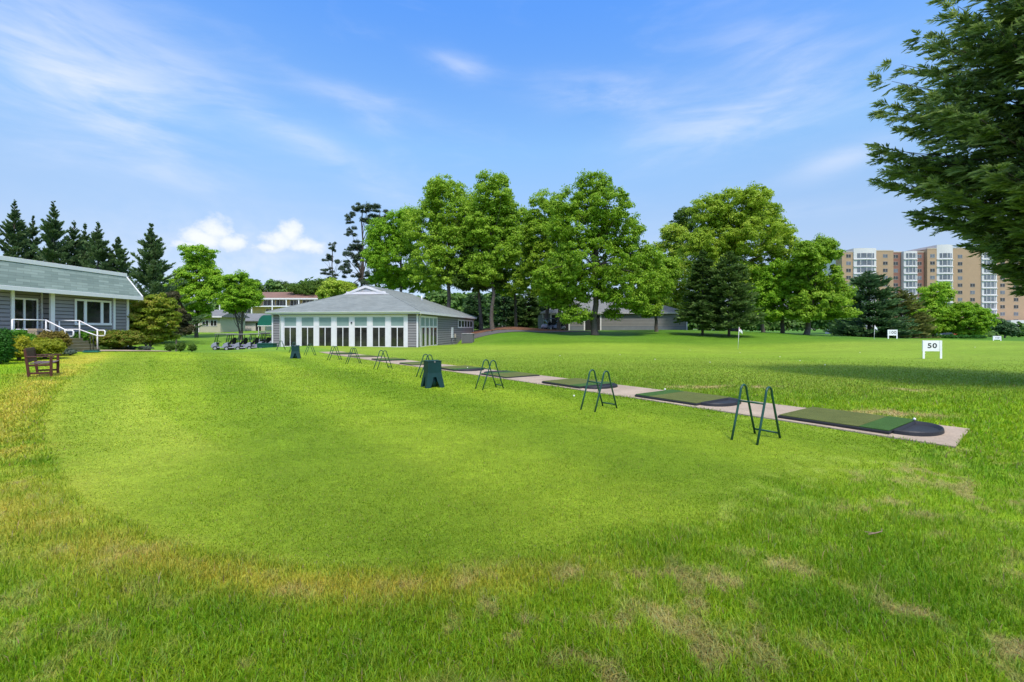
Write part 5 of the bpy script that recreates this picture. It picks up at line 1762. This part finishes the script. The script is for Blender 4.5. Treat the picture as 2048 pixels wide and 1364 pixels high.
# ------------------------------------------------------------------ the tower block on the right
def tower():
    Y = 180
    X = lambda px: (px - CX) / F * Y
    zg = -1.5
    x_mid = X(1870)
    t = thing('tower_block', 'tan and brown brick apartment tower with white curved bay windows', 'apartment tower', (x_mid, Y, zg))
    zz = lambda y: EYE + (CY - y) / F * Y - zg
    U = lambda px: X(px) - x_mid
    secs = [(1684, 1706, TANBR, 505, 0), (1751, 1787, TANBR, 502, 0), (1787.0, 1853, BRNBR, 504, .9), (1853, 1872, TANBR, 498, -.3), (1904, 1962, TANBR, 497, 0), (1992, 2110, TANBR, 497, 0)]
    for (a, c, m, yt, off) in secs:
        MB().box(U(a) + .01, U(c) - .01, off, 3.5 if a < 1700 else 18, -1, zz(yt)).build('wall', m, t)
    # white bays
    floors = [511.5 + 14.35 * k for k in range(11)]
    for (a, c, yt, curved) in ((1706, 1751, 497, True), (1806, 1833, 503, True), (1872, 1904, 490, True), (1962, 1992, 500, False)):
        ua, uc = U(a), U(c); w = uc - ua
        n = 8
        def arc(k, out):
            f = k / n
            return (ua + w * f, -.35 - out - (.85 if curved else .4) * math.sin(math.pi * f))
        prof = [arc(k, 0) for k in range(n + 1)] + [(uc, 16), (ua, 16)]
        b = MB(); b.prism(prof, -1, zz(yt) - (0 if yt < 500 else .0), 'z')
        bay = b.build('bay', OFFW, t)
        bal = MB()
        for y in floors:
            z1, z0 = zz(y - 4.4), zz(y + 4.9)
            prof2 = [arc(k, .06) for k in range(1, n)] + [arc(k, -.04) for k in range(n - 1, 0, -1)]
            MB().prism(prof2, z0, z1, 'z').build('glazing', BAYGLASS, bay)
            prof3 = [arc(k, .34) for k in range(n + 1)] + [arc(k, -.04) for k in range(n, -1, -1)]
            bal.prism(prof3, zz(y + 8.4), zz(y + 7.2), 'z')
            for k in (2, 4, 6):
                x_, y_ = arc(k, .08)
                bal.box(x_ - .09, x_ + .09, y_ - .06, y_ + .05, z0, z1)
        bal.build('floor_bands', OFFW, bay)
    # single windows
    for px in (1697, 1770.5, 1795, 1842.5, 1863.5, 1920, 1945, 2005, 2032):
        for k in range(11):
            y = floors[k] + (1.0 if px > 1900 else 0)
            if px in (1945,) and k < 4:
                continue
            off = .9 if px in (1795, 1842.5) else (-.3 if px == 1863.5 else 0)
            w = 9.0 / F * Y
            z1, z0 = zz(y - 2.6), zz(y + 3.6)
            f = MB().box(U(px) - w / 2 - .1, U(px) + w / 2 + .1, off - .06, off - .01, z0 - .12, z0).box(U(px) - w / 2 - .1, U(px) + w / 2 + .1, off - .06, off - .01, z1, z1 + .1)
            f.box(U(px) - .05, U(px) + .05, off - .06, off - .01, z0 + .001, z1 - .001)
            o = f.build('window', mat('grey_window_frame', (.32, .30, .29), .6, .05), t)
            pm = DARKGLASS if (k * 7 + int(px)) % 3 else BAYGLASS
            MB().box(U(px) - w / 2, U(px) + w / 2, off - .04, off - .009, z0 + .002, z1 - .002).build('pane', pm, o)
    for (a, c, m, yt, off) in secs:
        MB().box(U(a) + .02, U(c) - .02, off - .08, off + .35, zz(yt) + .003, zz(yt) + .35).build('coping', mat('tan_coping', (.5, .42, .34), .7, .05), t)
    MB().box(U(1972), U(2130), -9, -2.6, -1, zz(641)).build('podium', OFFW, t)
    MB().box(U(1815), U(1825), 4, 7, zz(503), zz(500.5)).build('roof_plant', STEEL, t)


tower()

# ------------------------------------------------------------------ parked cars half hidden under the trees
def make_car(paint):
    t = thing('parked_car', '', 'car')
    prof = [(-2.15, .35), (-2.2, .62), (-2.05, .86), (-1.2, .93), (.75, .93), (1.9, .80), (2.15, .6), (2.12, .33)]
    MB().prism(prof, -.86, .86, 'y').build('body', paint, t, bevel=.06)
    MB().hexa([(-1.55, -.78, .931), (1.0, -.78, .931), (1.0, .78, .931), (-1.55, .78, .931)], [(-1.05, -.62, 1.42), (.35, -.62, 1.42), (.35, .62, 1.42), (-1.05, .62, 1.42)]).build('cabin_glass', DARKGLASS, t, bevel=.04)
    MB().box(-1.0, .30, -.61, .61, 1.421, 1.46).build('roof', paint, t, bevel=.02)
    for x in (-1.35, 1.35):
        for sg in (-1, 1):
            wheel(t, x, sg * .78, .32, .2)
    for sg in (-1, 1):
        MB().box(2.06, 2.16, sg * .6 - .16, sg * .6 + .16, .6, .72).build('headlight', WHITE, t, bevel=.02)
    return t


for px, Y, rz, paint, lab in ((1887, 103, R(200), mat('navy_paint', (.02, .03, .06), .3, .05), 'dark blue car half hidden behind the round tree'),
                              (1902, 106, R(190), RED, 'red car right of the dark blue one, mostly behind the round tree')):
    c = make_car(paint); g = gp(px, Y); c.location = g; c.rotation_euler = (0, 0, rz); tag(c, lab, 'car')

# a twig lying in the near grass
def twig():
    Y = 1.65 * F / (1082 - CY)
    g = gp(1752, Y)
    b = MB(); b.tube([(-.06, 0, .05), (.0, .01, .055), (.07, .03, .06), (.10, .07, .065)], [.004, .0045, .004, .002], 6); b.tube([(-.06, .035, .055), (0, .012, .055)], [.003, .004], 6)
    o = b.build('twig', mat('dry_twig', (.22, .15, .10), .8, .2), None, tuple(g))
    tag(o, 'small dry forked twig lying in the grass at the lower right', 'twig')


twig()

# ------------------------------------------------------------------ sun, sky, camera
SUN_EL, SUN_AZ = R(59), R(165)        # azimuth clockwise from +y: behind the camera, a little to the right
sd = bpy.data.lights.new('sun', 'SUN'); sd.energy = 2.35; sd.angle = R(8.0); sd.color = (1, .955, .88)
so = bpy.data.objects.new('sun', sd); COL.objects.link(so)
to_sun = Vector((math.sin(SUN_AZ) * math.cos(SUN_EL), math.cos(SUN_AZ) * math.cos(SUN_EL), math.sin(SUN_EL)))
so.rotation_euler = to_sun.to_track_quat('Z', 'Y').to_euler()
so.location = (0, -10, 40)


def make_world():
    w = bpy.data.worlds.new('World'); sc.world = w; w.use_nodes = True
    nt = w.node_tree; L = nt.links.new
    bg = nt.nodes['Background']
    sky = nt.nodes.new('ShaderNodeTexSky'); sky.sky_type = 'NISHITA'; sky.sun_disc = False
    sky.sun_elevation = SUN_EL; sky.sun_rotation = SUN_AZ
    sky.air_density = 1.0; sky.dust_density = .6; sky.ozone_density = 2.5; sky.altitude = 100
    tc = nt.nodes.new('ShaderNodeTexCoord')
    sp = nt.nodes.new('ShaderNodeSeparateXYZ'); L(tc.outputs['Generated'], sp.inputs[0])

    def M(op, a, b=None, c=None, clamp=False):
        n = nt.nodes.new('ShaderNodeMath'); n.operation = op; n.use_clamp = clamp
        for i, v in enumerate((a, b, c)):
            if v is None: continue
            if isinstance(v, (int, float)): n.inputs[i].default_value = v
            else: L(v, n.inputs[i])
        return n.outputs[0]
    az = M('ARCTAN2', sp.outputs['X'], sp.outputs['Y'])
    el = M('ARCSINE', sp.outputs['Z'])

    def smooth(a, b, v):
        n = nt.nodes.new('ShaderNodeMapRange'); n.interpolation_type = 'SMOOTHSTEP'
        n.inputs['From Min'].default_value = a; n.inputs['From Max'].default_value = b
        L(v, n.inputs['Value']); return n.outputs['Result']

    def noise(vec, s, det=6, rough=.6, dist=0.):
        n = nt.nodes.new('ShaderNodeTexNoise'); n.inputs['Scale'].default_value = s; n.inputs['Detail'].default_value = det; n.inputs['Roughness'].default_value = rough; n.inputs['Distortion'].default_value = dist
        L(vec, n.inputs['Vector']); return n.outputs['Fac']

    def vec(x, y, z=0.):
        c = nt.nodes.new('ShaderNodeCombineXYZ')
        for k, v in zip('XYZ', (x, y, z)):
            if isinstance(v, (int, float)): c.inputs[k].default_value = v
            else: L(v, c.inputs[k])
        return c.outputs[0]

    def ang(px, py):
        d = Vector(((px - CX) / F, 1, (CY - py) / F)).normalized()
        return math.atan2(d.x, d.y), math.asin(d.z)
    # wispy high cloud
    wv = vec(M('ADD', M('MULTIPLY', az, 2.2), M('MULTIPLY', el, 1.5)), M('SUBTRACT', M('MULTIPLY', el, 8.5), M('MULTIPLY', az, .35)), .3)
    n1 = noise(wv, 1.6, 7, .58, .6)
    n2 = noise(wv, 5.0, 5, .6, .3)
    wisp = M('ADD', M('MULTIPLY', n1, .75), M('MULTIPLY', n2, .25))
    tot = M('MULTIPLY', smooth(.50, .80, wisp), .12)
    for (px, py, a, b, rot, amp) in ((120, 150, .26, .085, -.30, .62), (230, 200, .10, .05, -.2, .45), (1480, 235, .20, .055, .12, .72), (1200, 190, .15, .035, -.1, .55), (915, 132, .07, .02, -.15, .55), (700, 340, .26, .028, -.42, .40), (720, 200, .13, .022, -.1, .40), (760, 250, .05, .02, 0, .42),
                                     (1560, 90, .14, .05, -.4, .35), (1690, 315, .07, .02, .15, .62), (1640, 418, .10, .014, .0, .38), (280, 340, .12, .02, 0, .30), (60, 60, .25, .12, 0, .25), (540, 240, .3, .03, -.3, .22)):
        a0, e0 = ang(px, py)
        dx = M('SUBTRACT', az, a0); dy = M('SUBTRACT', el, e0)
        cr, sr = math.cos(rot), math.sin(rot)
        u = M('DIVIDE', M('ADD', M('MULTIPLY', dx, cr), M('MULTIPLY', dy, sr)), a)
        v = M('DIVIDE', M('SUBTRACT', M('MULTIPLY', dy, cr), M('MULTIPLY', dx, sr)), b)
        r2 = M('ADD', M('MULTIPLY', u, u), M('MULTIPLY', v, v))
        g = M('EXPONENT', M('MULTIPLY', r2, -1.0))
        g = M('MULTIPLY', g, smooth(.30, .66, wisp))
        tot = M('ADD', tot, M('MULTIPLY', g, amp * .66))
    # two low cumulus heaps
    cv = vec(M('MULTIPLY', az, 1), M('MULTIPLY', el, 1.25), .5)
    cn = noise(cv, 22, 8, .58)
    cn2 = noise(cv, 70, 5, .6)
    cum = None
    for (px, py, a, b) in ((405, 478, .038, .022), (432, 460, .032, .030), (462, 485, .028, .02), (380, 492, .03, .012), (560, 480, .040, .024), (580, 468, .028, .028), (610, 492, .045, .018), (535, 495, .03, .012)):
        a0, e0 = ang(px, py)
        u = M('DIVIDE', M('SUBTRACT', az, a0), a * 1.18); v = M('DIVIDE', M('SUBTRACT', el, e0), b * 1.18)
        r = M('SQRT', M('ADD', M('MULTIPLY', u, u), M('MULTIPLY', v, v)))
        k = M('SUBTRACT', 1.0, r)
        cum = k if cum is None else M('MAXIMUM', cum, k)
    cum = M('ADD', cum, M('ADD', M('MULTIPLY', M('SUBTRACT', cn, .5), 1.5), M('MULTIPLY', M('SUBTRACT', cn2, .5), .5)))
    cm = M('MULTIPLY', smooth(.0, .55, cum), .86)
    a0, e0 = ang(500, 535)
    u = M('DIVIDE', M('SUBTRACT', az, a0), .24); v = M('DIVIDE', M('SUBTRACT', el, e0), .075)
    low = M('EXPONENT', M('MULTIPLY', M('ADD', M('MULTIPLY', u, u), M('MULTIPLY', v, v)), -1.0))
    cm = M('MAXIMUM', cm, M('MULTIPLY', low, M('MULTIPLY', smooth(.25, .75, cn), .75)))
    # pale haze near the skyline comes with the real sky; clouds are mixed over it
    hs = nt.nodes.new('ShaderNodeHueSaturation'); hs.inputs['Saturation'].default_value = 1.0
    # clear sky gain by height; the unseen overhead part is brightened as added fill
    sky_gain = nt.nodes.new('ShaderNodeValToRGB')
    stops = [(0, (.50, .52, .68)), (.045, (.52, .53, .66)), (.108, (.76, .68, .69)), (.168, (.87, .84, .83)), (.265, (.93, 1.10, 1.12)), (.444, (.60, 1.06, 1.54)), (.56, (1.5, 1.6, 1.6)), (.75, (3.6, 2.7, 1.75))]
    els = sky_gain.color_ramp.elements
    els[0].position, els[0].color = stops[0][0], (*stops[0][1], 1)
    els[1].position, els[1].color = stops[-1][0], (*stops[-1][1], 1)
    for p_, c_ in stops[1:-1]:
        q_ = els.new(p_); q_.color = (*c_, 1)
    L(M('DIVIDE', el, R(80)), sky_gain.inputs['Fac'])
    gain = nt.nodes.new('ShaderNodeVectorMath'); gain.operation = 'MULTIPLY'; L(sky_gain.outputs[0], gain.inputs[1])
    L(sky.outputs[0], gain.inputs[0]); L(gain.outputs[0], hs.inputs['Color'])
    mx = nt.nodes.new('ShaderNodeMix'); mx.data_type = 'RGBA'
    L(M('MINIMUM', tot, .8), mx.inputs['Factor']); L(hs.outputs[0], mx.inputs['A']); mx.inputs['B'].default_value = (3.7, 4.0, 4.7, 1)
    shade = nt.nodes.new('ShaderNodeMix'); shade.data_type = 'RGBA'
    L(smooth(.2, .9, cum), shade.inputs['Factor']); shade.inputs['A'].default_value = (3.3, 3.75, 4.5, 1); shade.inputs['B'].default_value = (4.5, 4.6, 4.8, 1)
    m2 = nt.nodes.new('ShaderNodeMix'); m2.data_type = 'RGBA'
    L(cm, m2.inputs['Factor']); L(mx.outputs['Result'], m2.inputs['A']); L(shade.outputs['Result'], m2.inputs['B'])
    L(m2.outputs['Result'], bg.inputs['Color'])
    bg.inputs['Strength'].default_value = .15


make_world()

cd = bpy.data.cameras.new('camera'); co = bpy.data.objects.new('camera', cd); COL.objects.link(co)
cd.sensor_width = 36; cd.lens = F / 2048 * 36
cd.shift_y = -(1364 / 2 - CY) / 2048
cd.clip_start = .05; cd.clip_end = 4000
co.location = (0, 0, EYE); co.rotation_euler = (R(90), 0, 0)
sc.camera = co

sc.view_settings.view_transform = 'Standard'
sc.view_settings.look = 'None'
sc.view_settings.exposure = .6
sc.view_settings.gamma = 1
sc.cycles.use_denoising = True
sc.cycles.max_bounces = 8
sc.cycles.transparent_max_bounces = 12
